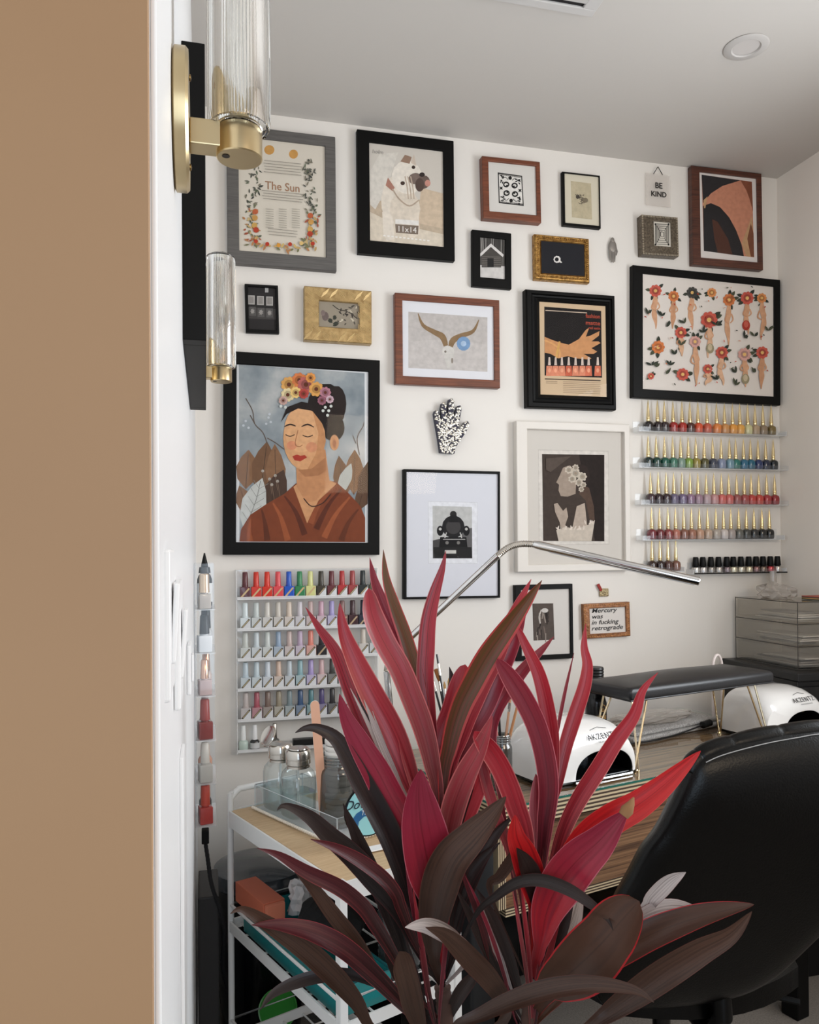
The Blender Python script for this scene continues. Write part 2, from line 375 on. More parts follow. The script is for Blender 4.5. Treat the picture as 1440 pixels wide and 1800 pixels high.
for (y0, y1, n, hw) in ((285, 305, 5, 34), (338, 352, 4, 38), (404, 414, 3, 28)):
    for k in range(n):
        yy = y0+(y1-y0)*k/(max(n-1, 1)); hh = hw*random.uniform(0.85, 1)
        f.line([(497-hh, yy-hh*0.1), (497+hh, yy+hh*0.1)], 0.9, (140, 134, 124))
for cxx in (474, 497, 520):
    for k in range(9): f.line([(cxx-7, 367+k*4), (cxx+7, 368.4+k*4)], 0.8, (150, 144, 132))
f.done()
f.text('The Sun', 497, 335, 14, (158, 118, 90), offset=0.008, sx=0.92)
# --- bulldog print
f = Frame('framed_photograph', 'black frame with a white bulldog photo marked 11x14', 'picture', [(627.8, 226.4), (798, 247.5), (800, 458.6), (629.4, 444.7)], 0.02, BF,
          [(648.6, 251.4), (778.6, 266.7), (780, 434.7), (650.6, 423.6)], profile=FLAT)
f.bg((205, 198, 188))
f.poly([(650, 355), (700, 350), (779, 352), (781, 436), (650, 424)], (190, 172, 150))
f.poly([(650, 372), (690, 392), (781, 412), (781, 436), (650, 424)], (214, 202, 184))
f.poly([(651, 300), (668, 270), (700, 268), (680, 330), (660, 368), (651, 360)], (214, 208, 198))
f.poly([(740, 330), (779, 340), (779, 402), (735, 392)], (204, 184, 160))
# body, chest, legs
f.blob(700, 350, 30, 45, (222, 212, 198), 0.1); f.blob(712, 368, 27, 34, (216, 204, 188))
f.poly([(672, 372), (690, 380), (694, 420), (680, 424), (674, 410)], (224, 214, 200)); f.poly([(722, 380), (736, 372), (738, 412), (724, 420), (714, 410)], (222, 210, 194))
f.blob(716, 312, 27, 30, (228, 220, 208), -0.3)           # head
f.poly([(704, 284), (712, 272), (724, 276), (720, 288)], (150, 122, 104)); f.poly([(722, 286), (728, 271), (732, 292)], (206, 190, 174))
f.poly([(682, 312), (694, 330), (690, 336), (678, 326)], (170, 122, 106))
f.blob(730, 314, 12, 10, (120, 104, 96), -0.2); f.blob(745, 320, 11, 12, (108, 92, 84), 0.2); f.blob(727, 294, 3.2, 3.2, (60, 48, 42)); f.blob(708, 322, 4, 3.4, (74, 58, 50))
f.blob(738, 325, 8, 12, (86, 70, 64)); f.blob(752, 322, 5, 6, (196, 140, 126)); f.blob(742, 307, 5, 4, (52, 44, 42))
for dx in (0, 5, 10): f.line([(712+dx, 310), (716+dx, 330), (718+dx, 350)], 2, (188, 170, 152))
f.line([(690, 332), (702, 350), (720, 362), (736, 352)], 2.5, (178, 160, 142))
f.poly([(695, 385), (736, 388), (736, 396), (695, 393)], (228, 224, 218)); f.poly([(695, 394), (736, 397), (735, 412), (696, 409)], (122, 108, 96))
for k in range(12): f.line([(674+k*7, 414+k*0.8), (678+k*7, 414.5+k*0.8)], 2.2, (236, 232, 226))
f.done(); f.text('11x14', 715.5, 408, 10, (232, 228, 222)); f.text('holm', 664, 270, 7, (150, 146, 140), shear=0.2)
# --- folk pattern
f = Frame('framed_pattern_print', 'small square red-brown wooden frame with a black and white folk pattern', 'picture', [(847.2, 273), (949.2, 285), (952.2, 391.7), (850, 383.6)], 0.025, WALNUT,
          [(857.8, 283.6), (941.1, 293.9), (943.3, 380), (859.7, 371.7)], profile=FLAT)
f.bg((214, 210, 204))
P0, P1, P2, P3 = (875, 303), (918, 309), (921, 362), (877, 357)
def bil(u, v): return (P0[0]*(1-u)*(1-v)+P1[0]*u*(1-v)+P2[0]*u*v+P3[0]*(1-u)*v, P0[1]*(1-u)*(1-v)+P1[1]*u*(1-v)+P2[1]*u*v+P3[1]*(1-u)*v)
f.poly([P0, P1, P2, P3], (34, 32, 32)); f.poly([bil(.04, .04), bil(.96, .04), bil(.96, .96), bil(.04, .96)], (224, 220, 214))
K = (30, 28, 28)
for u, v, r_ in [(.5, .13, 3.2), (.5, .87, 3.2)]: f.blob(*bil(u, v), r_, r_, K)
for su in (-1, 1):
    for sv in (-1, 1):
        f.blob(*bil(.5+su*.17, .5+sv*.14), 5.6, 5.2, K); f.blob(*bil(.5+su*.17, .5+sv*.14), 3.2, 2.6, (214, 210, 204)); f.blob(*bil(.5+su*.14, .5+sv*.11), 1.6, 1.6, K)
        for k in range(7): f.leaf(*bil(.5+su*(.27+.1*random.random()), .5+sv*(.22+.2*random.random())), 5, 2.2, random.uniform(0, 6.28), K)
        f.line([bil(.5+su*.08, .5+sv*.3), bil(.5+su*.2, .5+sv*.38), bil(.5+su*.34, .5+sv*.3)], 1.0, K)
    f.blob(*bil(.5+su*.38, .5), 3, 3, K, jag=0.4, n=8)
for k in range(18): f.blob(*bil(.04+k*.054, .06), .8, .8, (34, 32, 32)); f.blob(*bil(.04+k*.054, .94), .8, .8, (34, 32, 32))
f.done()
# --- cabin
f = Frame('framed_photograph', 'small upright black frame with a black and white photo of a snowy log cabin', 'picture', [(831.1, 402.8), (899.2, 410.6), (899.4, 507.2), (830, 503.6)], 0.016, BF,
          [(843.6, 417), (887.5, 421.7), (887, 491.7), (843.6, 487.8)], profile=FLAT)
f.bg((96, 92, 88))
for k in range(26): f.line([(844+k*1.7, 418), (844+k*1.7+random.uniform(-2, 2), 452)], 0.9, random.choice([(60, 58, 56), (150, 146, 142), (40, 38, 38)]))
f.poly([(844, 466), (888, 468), (888, 493), (843, 489)], (206, 202, 198))
f.poly([(846, 448), (863, 432), (883, 450), (881, 470), (847, 470)], (74, 70, 66))
f.poly([(843, 446), (863, 428), (886, 448), (884, 452), (863, 434), (845, 451)], (214, 210, 206))
for k in range(6): f.line([(847, 451+k*3.2), (881, 452+k*3.2)], 0.8, (126, 120, 114))
f.poly([(857, 454), (868, 454), (868, 470), (857, 470)], (34, 32, 32)); f.done()
# --- ornate gold with eclipse photo
GOLDF = noise_mat('ornate_gold', [(0.3, (120, 82, 38)), (0.6, (190, 146, 78))], (1, 1, 1), 120, 0.35, bump=1.0, metal=0.6)
f = Frame('framed_photograph', 'small ornate gold frame around a near-black picture with one white glowing ring', 'picture', [(940.3, 410.6), (1036.9, 418.5), (1037.5, 496.8), (941, 490.3)], 0.022, GOLDF,
          [(952.5, 425), (1026, 430.5), (1026.5, 484.5), (953, 478.5)], profile=[(0, 0), (0, .7), (.12, .95), (.3, 1), (.5, .7), (.7, .85), (.85, .6), (1, .5), (1, .3)])
f.bg((38, 38, 42)); f.blob(979.5, 456, 6.2, 6.2, (225, 220, 215), jag=0.06, n=18); f.blob(979, 456, 3.4, 3.6, (24, 24, 27)); f.leaf(983, 459, 6, 3, 0.5, (220, 216, 210)); f.done()
for k in range(46):                                        # carved beads along the gold moulding
    pass
b = MB()
for k in range(26):
    t = k/25; b.sphere((-f.w/2*.93+f.w*.93*t, -0.021, f.h/2*.86), (0.0022, 0.002, 0.003), n=6); b.sphere((-f.w/2*.93+f.w*.93*t, -0.021, -f.h/2*.86), (0.0022, 0.002, 0.003), n=6)
for k in range(18):
    t = k/17; b.sphere((-f.w/2*.9, -0.021, -f.h/2*.8+f.h*.8*t), (0.003, 0.002, 0.0022), n=6); b.sphere((f.w/2*.9, -0.021, -f.h/2*.8+f.h*.8*t), (0.003, 0.002, 0.0022), n=6)
b.build('moulding', GOLDF, f.root)
# --- horns stand-in
f = Frame('framed_art_print', 'wide red-brown wooden frame with a white mat, brown curved strokes and one blue disc', 'picture', [(694.4, 514.7), (878.6, 527.2), (878.8, 682), (695.8, 674.4)], 0.024, WALNUT,
          [(706.9, 528.6), (868, 539.2), (867.5, 668), (707.8, 662)], profile=FLAT)
f.bg((222, 222, 226)); f.poly([(718, 548), (856.9, 557.8), (856.9, 653.6), (718, 646.7)], (188, 182, 178))
f.poly([(718, 600), (790, 596), (857, 606), (857, 653.6), (718, 646.7)], (194, 188, 184))
def stroke(f, pts, c): f.line(pts, 1, c)
stroke(f, [(735, 551, 1.5), (744, 572, 6), (764, 584, 9), (778, 592, 11), (784, 608, 8)], (136, 110, 80))
stroke(f, [(842, 562, 1.5), (832, 582, 6), (812, 590, 9), (797, 598, 11), (792, 610, 8)], (136, 110, 80))
f.blob(788, 618, 11, 10, (206, 202, 196)); f.poly([(780, 622), (798, 622), (795, 645), (786, 647)], (200, 196, 190)); f.blob(783, 618, 2, 2, (120, 110, 100)); f.blob(795, 634, 2, 5, (140, 130, 120))
f.blob(815, 604, 12, 12.5, (118, 150, 186)); f.blob(815, 604, 5, 5, (168, 190, 214)); f.done()
# --- thin black frame, mercury-like drawing
f = Frame('framed_drawing', 'thin black frame with faint ink drawing on cream paper, left of the hanging sign', 'picture', [(988, 301), (1054.4, 309), (1056.7, 402.5), (990.5, 395.5)], 0.014, BF,
          [(991, 304.5), (1051.8, 312), (1054, 398.8), (993.2, 392.2)], profile=FLAT)
f.bg((214, 206, 186)); f.poly([(1003.5, 318), (1039, 322.5), (1041, 386), (1005.5, 382)], (188, 176, 148))
for k in range(28):
    x, y = 1020+random.uniform(-8, 10), 350+random.uniform(-9, 9)
    f.line([(x, y), (x+random.uniform(-5, 5), y+random.uniform(-5, 5))], 0.9, random.choice([(60, 54, 48), (96, 88, 76)]))
f.blob(1016, 346, 3.5, 3.5, (74, 68, 60)); f.blob(1029, 352, 5, 4.5, (120, 110, 92)); f.done()
# --- studded square
SILV = noise_mat('aged_silver', [(0.3, (72, 64, 54)), (0.7, (122, 110, 94))], (1, 1, 1), 160, 0.35, bump=0.3, metal=0.5)
f = Frame('framed_print', 'small square studded pewter frame with a black and white maze-like print', 'picture', [(1128, 376.3), (1191.8, 382.7), (1194, 450.5), (1130, 447.3)], 0.03, SILV,
          [(1149, 389), (1178.6, 392), (1179.3, 434.8), (1150, 431.5)], profile=FLAT, recess=0.004)
f.bg((206, 200, 188))
for i, s_ in enumerate((1, .82, .62, .42, .24)):
    cxx, cyy = 1164.3, 411.8; hw, hh = 11.5*s_, 18*s_; c = K if i % 2 == 0 else (206, 200, 188)
    f.line([(cxx-hw, cyy-hh), (cxx+hw, cyy-hh+.8), (cxx+hw, cyy+hh), (cxx-hw, cyy+hh-.8), (cxx-hw, cyy-hh)], 1.3, K, sm=False) if s_ > .2 else f.blob(cxx, cyy, 2, 4, K)
for sx_ in (-1, 1):
    for sy_ in (-1, 1): f.line([(1164+sx_*5, 412+sy_*8), (1164+sx_*11, 412+sy_*17)], .9, K); f.blob(1164+sx_*11.5, 412+sy_*18, 1.6, 1.6, K)
f.done(glaze=False)
b = MB()
for k in range(24):
    t = -0.5+k/23
    for sgn in (-1, 1):
        b.sphere((f.w*t*.96, -0.0295, sgn*f.h*.475), (.0016, .002, .0035), n=6); b.sphere((sgn*f.w*.475, -0.0295, f.h*t*.96), (.0035, .002, .0016), n=6)
b.build('studs', mat((190, 178, 158), .3, .8), f.root)
# --- abstract landscape
f = Frame('framed_abstract_print', 'dark walnut frame with abstract black, terracotta and pink curved shapes, top right of the wall', 'picture', [(1214.8, 289), (1337.8, 306.7), (1343.2, 475.4), (1219.6, 464.2)], 0.022, WALNUTD,
          [(1227.6, 302), (1328, 315.5), (1332.5, 463), (1232, 452.5)], profile=FLAT)
f.bg((222, 216, 212)); f.poly([(1233.5, 307), (1322, 319.5), (1326, 452.5), (1237.5, 441)], (196, 134, 108))
f.poly([(1233.5, 307), (1302, 317), (1270, 327), (1250, 340), (1236, 357)], (46, 44, 46))
f.poly([(1302, 317), (1322, 319.5), (1324, 372), (1318, 350), (1312, 334)], (132, 78, 56))
f.poly([(1236, 362), (1250, 357), (1266, 364), (1282, 382), (1294, 404), (1304, 430), (1308, 450.5), (1237.5, 441)], (42, 40, 42))
f.poly([(1252, 385), (1262, 390), (1280, 420), (1288, 448), (1262, 444), (1256, 420)], (82, 52, 42))
f.poly([(1322, 380), (1324, 405), (1325, 452), (1312, 450), (1304, 428), (1313, 404)], (188, 150, 112)); f.poly([(1320, 392), (1325, 410), (1326, 452), (1320, 451), (1314, 420)], (120, 74, 52))
f.poly([(1237, 352), (1244, 345), (1240, 366), (1238, 366)], (190, 152, 112)); f.done()
# --- flower figures sheet
f = Frame('framed_art_print', 'wide black frame with a sheet of red flower figures and green leaves', 'picture', [(1113.2, 464.8), (1371.4, 492.6), (1373, 712.4), (1112.6, 698.7)], 0.022, BF,
          [(1129, 480.8), (1359.2, 505.4), (1360.2, 698), (1129.2, 683.7)], profile=FLAT)
f.bg((222, 214, 206))
SK = [(206, 158, 124), (196, 146, 112), (212, 170, 138)]; RD = [(176, 58, 46), (196, 96, 66), (208, 128, 88), (206, 120, 104), (186, 74, 60)]; GN = [(58, 62, 52), (76, 80, 62), (48, 54, 48)]
def Z3(x, y): return (980+x/3.13, 230+y/3.13)
def flower(x, y, r, c, c2=(222, 180, 110), n=9):
    for k in range(n):
        t = k*2*math.pi/n; f.blob(x+r*.62*math.cos(t), y+r*.62*math.sin(t), r*.42, r*.34, c, t, n=8)
    f.blob(x, y, r*.6, r*.6, tuple(max(0, int(v*.8)) for v in c), n=10); f.blob(x, y, r*.28, r*.28, c2, n=8)
figs = [(540, 880, 1090, 34, 0), (640, 910, 1090, 30, 2), (742, 890, 1095, 32, -1), (850, 890, 0, 26, 1), (945, 930, 1185, 34, 2), (1045, 920, 1120, 36, 0), (1125, 920, 1150, 27, 1),
        (835, 1040, 1250, 46, 0), (680, 1110, 1240, 32, 3), (555, 1190, 0, 36, 2), (758, 1160, 1400, 32, -2), (905, 1220, 1400, 34, 3), (1030, 1230, 1410, 36, -2), (1128, 1220, 1420, 34, 0), (828, 1310, 1400, 26, 3), (690, 1340, 0, 34, 0), (515, 1350, 0, 18, 0)]
for i, (x, y, yb, r_, ci) in enumerate(figs):
    X, Y = Z3(x, y); r2 = r_/3.13
    for k in range(4): a_ = random.uniform(0, 6.28); f.leaf(X+r2*.6*math.cos(a_), Y+r2*.6*math.sin(a_), r2*1.1, r2*.55, a_, random.choice(GN))
    if yb:
        XB, YB = Z3(x+random.uniform(-12, 12), yb); s_ = random.choice(SK); sw = random.uniform(-4, 4)
        f.line([(X, Y+r2*.5, 4.5), (X+sw*.3, Y+(YB-Y)*.3, 9.5), (X+sw, Y+(YB-Y)*.5, 7.5), (X+sw*.8, Y+(YB-Y)*.65, 9.5), (XB, Y+(YB-Y)*.85, 4.5), (XB, YB, 1.5)], 4, s_)
        f.line([(X-4, Y+(YB-Y)*.3, 2.4), (X-7, Y+(YB-Y)*.45, 2.4), (X, Y+(YB-Y)*.52, 2)], 2, SK[1])
        f.line([(X+4, Y+(YB-Y)*.3, 2.4), (X+7, Y+(YB-Y)*.42, 2.4), (X+2, Y+(YB-Y)*.5, 2)], 2, SK[0])
        if i in (5, 7, 12): f.blob(X+sw, Y+(YB-Y)*.75, 7, 9, (168, 60, 48) if i == 5 else (150, 140, 112)); f.blob(X+sw, Y+(YB-Y)*.72, 4, 6, (196, 96, 80) if i == 5 else (196, 180, 150))
    flower(X, Y, r2, [(196, 90, 76), (206, 120, 70), (70, 68, 64), (214, 140, 84), (210, 160, 150)][[0, 1, 2, 3, 1, 0, 3, 0, 0, 1, 4, 0, 4, 0, 0, 0, 0][i]] if ci is not None else RD[0])
for (x, y) in ((500, 1010), (575, 1020), (600, 1080), (650, 1230), (680, 1180), (545, 1300), (520, 1290), (880, 1070), (1030, 1140), (1085, 1130), (985, 1330), (700, 1060), (620, 1290), (980, 1400), (1160, 1100), (880, 1370), (1090, 1330), (600, 1340), (800, 1110)):
    X, Y = Z3(x, y)
    for k in range(3): f.leaf(X, Y, random.uniform(8, 15), 4, random.uniform(3.6, 5.8), random.choice(GN))
for k in range(46):
    X, Y = Z3(random.uniform(490, 1165), random.uniform(860, 1410)); f.leaf(X, Y, random.uniform(3, 6), 2, random.uniform(0, 6.28), random.choice(RD+GN+[(214, 170, 150)]))
f.done()
# --- vintage ad
f = Frame('framed_advert', 'black stepped frame with a vintage nail polish advert showing a hand on black', 'picture', [(925, 507.8), (1081.6, 519), (1084.2, 720.7), (927.5, 715.7)], 0.03, BF,
          [(948.5, 530.8), (1064.2, 538), (1066.5, 698), (950.3, 693)], profile=STEP, recess=0.012)
f.bg((204, 178, 146)); f.poly([(957, 539), (1057, 546.5), (1058.6, 664), (957.6, 660)], (28, 24, 24))
f.poly([(957.6, 592), (972, 598), (984, 602), (1000, 606), (1018, 596), (1030, 580), (1036, 576), (1030, 592), (1038, 590), (1054, 582), (1053, 590), (1040, 600), (1052, 600), (1056, 603), (1040, 612), (1050, 618), (1044, 622), (1026, 622), (1040, 630), (1036, 632), (1014, 630), (998, 626), (982, 630), (968, 622), (957.6, 620)], (198, 142, 96))
f.line([(957.6, 598), (975, 606), (984, 616), (984, 628)], 3, (214, 160, 104)); f.line([(984, 600, 3), (981, 614, 4), (978, 630, 3)], 3, (206, 160, 92))
for x in (966, 977, 988, 1000, 1012, 1024, 1035, 1051):
    f.poly([(x-1.4, 628), (x+1.4, 628), (x+2.4, 642), (x-2.4, 642)], (206, 188, 176)); f.poly([(x-5, 643), (x+5, 643), (x+6, 661), (x-6, 661)], random.choice([(206, 110, 82), (214, 134, 104), (196, 96, 70)])); f.blob(x, 651, 2.6, 4, (228, 160, 128))
for k in range(7):
    f.line([(960, 670+k*3), (960+20, 670.6+k*3)], .8, (126, 108, 88)) if k < 2 else None
    f.line([(990, 671+k*3.2), (1056, 673+k*3.2)], .8, (150, 128, 104))
f.line([(958, 666), (1056, 669)], 1.8, (70, 56, 46)); f.line([(959, 545.5), (1032, 550)], 1.4, (200, 180, 160)); f.done()
for i, (tx, hh) in enumerate((('fashion', 8.5), ('matte', 9), ('nail satin', 5.5))): f.text(tx, 1055.5, (560, 572, 579.5)[i], hh*.82, (180, 72, 48), align='RIGHT', sx=(1.0, 1.15, 1.0)[i], offset=.01)
# --- portrait stand-in
f = Frame('framed_portrait', 'largest black frame on the wall, painted woman with flowers in her hair and rust shawl', 'picture', [(391.7, 614), (667.3, 635), (668.3, 975), (392.7, 975.7)], 0.022, BF,
          [(416, 638.5), (646.7, 656), (647.7, 954), (415, 953)], profile=FLAT)
f.bg((214, 216, 218))
sky = noise_mat('painted_sky', [(0.25, (96, 108, 116)), (0.5, (142, 150, 154)), (0.75, (196, 194, 190))], (1, 1, 1), 9, 0.7)
f.poly([(420, 640), (641, 656), (642, 953), (421, 952)], None, sky)
BR = [(92, 68, 52), (112, 82, 60), (74, 56, 46), (130, 96, 70)]
for (x, y, L, W_, a_) in ((432, 860, 70, 40, -1.5), (458, 870, 95, 44, -1.45), (486, 880, 100, 36, -1.6), (470, 900, 80, 40, -1.2), (440, 910, 60, 30, -1.9), (622, 870, 80, 34, -1.55), (638, 880, 70, 30, -1.4), (606, 880, 80, 30, -1.7), (628, 900, 80, 30, -1.2)):
    f.leaf(x, y, L, W_, a_, random.choice(BR)); f.line([(x, y), (x+L*.9*math.cos(a_), y+L*.9*math.sin(a_))], .9, (60, 46, 38))
f.leaf(430, 935, 100, 44, -1.25, (190, 192, 188)); f.line([(430, 930), (450, 880), (458, 845)], 1, (110, 110, 106))
for k in range(5): f.line([(436+k*5, 915-k*14), (426+k*5, 900-k*14)], .8, (130, 130, 126)); f.line([(436+k*5, 915-k*14), (456+k*4, 902-k*13)], .8, (130, 130, 126))
f.leaf(596, 870, 60, 22, -1.2, (176, 178, 172))
for pts in ([(470, 780), (462, 760), (448, 745), (444, 722), (432, 700)], [(448, 745), (440, 730)], [(500, 790), (484, 778), (470, 770)], [(632, 800), (628, 770), (638, 750), (640, 742)], [(626, 780), (620, 765)]): f.line(pts, 1.6, (96, 84, 76))
for (x, y) in ((472, 734), (468, 745), (476, 742), (432, 740), (428, 748), (437, 752), (474, 728)): f.blob(x, y, 2.2, 2.2, (186, 192, 198))
for (x, y) in ((462, 828), (474, 842), (484, 836), (488, 846), (478, 852)): f.blob(x, y, 2.6, 2.6, (168, 162, 152)); f.line([(x, y), (x+4, y+26)], .9, (120, 100, 84))
# shawl and body
f.poly([(421, 952), (424, 930), (440, 905), (470, 885), (500, 868), (520, 850), (590, 846), (612, 866), (634, 890), (642, 910), (642, 953)], (120, 62, 38))
f.poly([(516, 856), (540, 920), (560, 880), (592, 850), (575, 842), (535, 840)], (196, 144, 102))
for pts, c in (([(500, 872), (520, 900), (536, 940)], (88, 44, 30)), ([(480, 884), (494, 910), (506, 950)], (150, 82, 50)), ([(460, 896), (466, 920), (470, 950)], (92, 48, 32)), ([(600, 860), (576, 890), (556, 930)], (88, 44, 30)), ([(615, 874), (590, 905), (570, 945)], (152, 84, 52)), ([(630, 895), (612, 920), (600, 950)], (96, 50, 32)), ([(440, 912), (438, 935), (440, 951)], (148, 80, 48)), ([(588, 856), (560, 888), (546, 920)], (140, 76, 48))):
    f.line([(p[0], p[1], 3+4*i) for i, p in enumerate(pts)], 5, c)
# neck, head, hair  (a generic sitter)
f.poly([(520, 800), (572, 790), (580, 850), (556, 880), (540, 884), (522, 856)], (186, 132, 92))
f.blob(574, 716, 34, 42, (34, 26, 24)); f.blob(592, 710, 17, 32, (40, 31, 28)); f.blob(586, 752, 20, 24, (32, 25, 23))
f.blob(535, 770, 37, 56, (206, 154, 110), 0.0, n=26); f.blob(530, 755, 30, 40, (212, 162, 118), n=20)
f.poly([(494, 742), (504, 716), (530, 706), (560, 712), (578, 740), (576, 770), (566, 744), (548, 722), (524, 718), (504, 728)], (34, 26, 24))
f.blob(588, 778, 8, 14, (196, 142, 100)); f.blob(588, 780, 3.5, 8, (160, 104, 72))
f.line([(500, 750, 1.5), (510, 746, 3), (520, 749, 1.6)], 2, (52, 38, 32)); f.line([(530, 750, 1.6), (541, 746, 3), (552, 751, 1.4)], 2, (52, 38, 32))
f.poly([(549, 722), (566, 744), (573, 775), (566, 805), (550, 822), (540, 826), (556, 796), (560, 762)], (188, 134, 92))
f.blob(513, 783, 9, 8, (206, 138, 104)); f.blob(548, 786, 10, 9, (204, 140, 104)); f.poly([(524, 826), (548, 824), (572, 804), (576, 826), (560, 836), (536, 838)], (166, 114, 78))
f.line([(502, 764), (510, 767), (518, 764)], 1.6, (60, 42, 34)); f.line([(532, 765), (541, 768), (550, 765)], 1.6, (60, 42, 34))
f.line([(524, 756), (519, 780), (526, 785), (532, 782)], 1.6, (166, 114, 80)); f.poly([(514, 802), (522, 799), (528, 801), (536, 800), (540, 804), (528, 811), (518, 809)], (166, 58, 44))
f.line([(534, 876), (548, 890), (568, 884), (582, 868)], 1.8, (60, 40, 34))
for (x, y, r_, c) in ((508, 676, 14, (214, 160, 92)), (506, 694, 12, (224, 206, 160)), (526, 668, 13, (206, 120, 72)), (538, 676, 15, (176, 98, 94)), (556, 684, 13, (214, 158, 88)), (520, 690, 10, (226, 190, 120)), (572, 690, 10, (176, 120, 134)), (534, 692, 9, (178, 74, 66)), (546, 664, 9, (222, 150, 80)), (566, 704, 8, (150, 96, 110)), (498, 704, 8, (196, 160, 150)), (580, 702, 7, (200, 170, 180))):
    flower(x, y, r_, c, (96, 52, 36))
for (x, y) in ((572, 716), (578, 722), (582, 714), (576, 730), (568, 722), (494, 714), (502, 716)): f.blob(x, y, 2.6, 2.6, (206, 210, 204))
f.done()
# --- tarot photo
f = Frame('framed_photograph', 'smallest upright black frame with a dark photo of pale cards laid in rows', 'picture', [(429.3, 498.3), (488.7, 502.3), (491, 586.7), (433.3, 584)], 0.014, BF,
          [(435, 504), (484.3, 507.5), (486, 582), (438, 579)], profile=FLAT)
f.bg((44, 42, 42)); f.poly([(435, 540), (486, 543), (486, 562), (436, 560)], (66, 63, 62))
for x, y in ((442, 527), (458, 528), (474, 529)): f.poly([(x-6, y-8), (x+6, y-7.6), (x+6, y+8.4), (x-6, y+8)], (168, 164, 160)); f.poly([(x-4, y-6), (x+4, y-5.6), (x+4, y+6), (x-4, y+6)], (140, 136, 132))
for x, y in ((444, 547), (459, 549), (474, 550)): f.poly([(x-6, y-8), (x+6, y-7.6), (x+6, y+8.4), (x-6, y+8)], (86, 84, 82)); f.blob(x, y, 3.4, 4.4, (150, 146, 142), jag=.25)
f.poly([(466, 506), (472, 506.5), (472, 514), (466, 514)], (170, 168, 166)); f.done()
# --- gold chevron
f = Frame('framed_print', 'wide gold frame embossed with chevrons around a small botanical print', 'picture', [(534.3, 501.7), (653.3, 511.7), (654, 605.7), (535.7, 596.7)], 0.026, noise_mat('gold_leaf', [(0.3, (150, 122, 78)), (0.7, (196, 168, 118))], (1, 1, 1), 60, 0.38, metal=0.55),
          [(560, 529), (631, 535), (631.5, 580), (561, 574)], profile=FLAT, recess=0.008)
f.bg((150, 140, 124)); f.blob(572, 556, 6, 8, (110, 96, 92)); f.blob(568, 550, 4, 5, (128, 112, 108))
for k in range(6): f.leaf(585, 573-k*3, 12-k, 5, random.choice([-.4, -2.7]), (60, 62, 54))
for k in range(24): x = random.uniform(592, 628); y = random.uniform(536, 576); f.leaf(x, y, random.uniform(4, 9), 2.4, random.uniform(0, 6.28), random.choice([(200, 190, 168), (84, 78, 70), (210, 200, 180), (60, 54, 50)]))
f.line([(585, 536), (596, 544), (612, 548), (628, 560)], 1.2, (58, 52, 46)); f.done()
b = MB(); Wd, Hd = f.w/2, f.h/2
def ridge(b, x0, z0, x1, z1):
    b.tube([(x0, -0.0262, z0), (x1, -0.0262, z1)], 0.0011, n=5)
cells = []
nx = 8
for i in range(nx):
    for zc in (Hd*.80, -Hd*.80): cells.append((-Wd+(i+.5)*2*Wd/nx, zc))
for j in range(3):
    for xc in (-Wd*.86, Wd*.86, -Wd*.68, Wd*.68): cells.append((xc, -Hd*.45+j*Hd*.45))
for i, (xc, zc) in enumerate(cells):
    for k in range(4):
        o_ = (k-1.5)*0.0042
        if (int((xc+1)*97)+i) % 2: ridge(b, xc-0.011+o_*.5, zc-0.008+o_, xc+0.008+o_*.5, zc+0.007+o_)
        else: ridge(b, xc-0.010, zc+0.006+o_, xc+0.010, zc-0.007+o_)
b.build('chevron_relief', mat((216, 188, 136), .3, .7), f.root)
# --- locomotive photo
f = Frame('framed_photograph', 'tall thin black frame with wide white mat and a small steam engine photo', 'picture', [(708.8, 824.7), (878.9, 828.5), (880.3, 1052.2), (710.1, 1052.2)], 0.02, BF,
          [(713.5, 829.5), (874.5, 833.5), (875.7, 1048), (715, 1048.3)], profile=FLAT)
f.bg((214, 215, 222)); f.poly([(752.5, 880.7), (839.6, 883), (839.6, 991), (753, 991)], (206, 207, 212)); f.poly([(753.5, 882), (838.6, 884), (838.6, 990), (754, 990)], (222, 223, 228))
f.poly([(760.5, 889.3), (829.7, 891), (830.4, 981.5), (761, 981.5)], (186, 186, 184)); f.poly([(761, 950), (778, 946), (780, 981.5), (761, 981.5)], (70, 68, 68)); f.poly([(812, 930), (830, 928), (830.4, 981.5), (812, 981.5)], (96, 94, 94))
f.blob(797, 926, 20, 20, (30, 29, 30)); f.blob(797, 926, 13, 13, (62, 60, 60)); f.blob(797, 904, 6, 6, (40, 38, 38)); f.poly([(792, 906), (803, 906), (806, 918), (789, 918)], (24, 23, 24))
f.poly([(774, 944), (820, 944), (822, 962), (772, 962)], (22, 21, 22)); f.poly([(762, 962), (829, 962), (830, 981.5), (764, 981.5)], (34, 33, 33)); f.poly([(782, 967), (802, 967), (802, 973), (782, 973)], (198, 196, 190))
for x in (774, 820): f.blob(x, 933, 6, 9, (24, 23, 24)); f.blob(x, 930, 2.5, 2.5, (190, 188, 184))
f.line([(779, 948), (818, 948)], 1.6, (170, 168, 164)); f.line([(785, 936), (782, 946)], 1.6, (200, 198, 194)); f.line([(809, 936), (812, 946)], 1.6, (200, 198, 194))
for x in (786, 806): f.blob(x, 954, 3, 3, (120, 118, 114))
f.done()
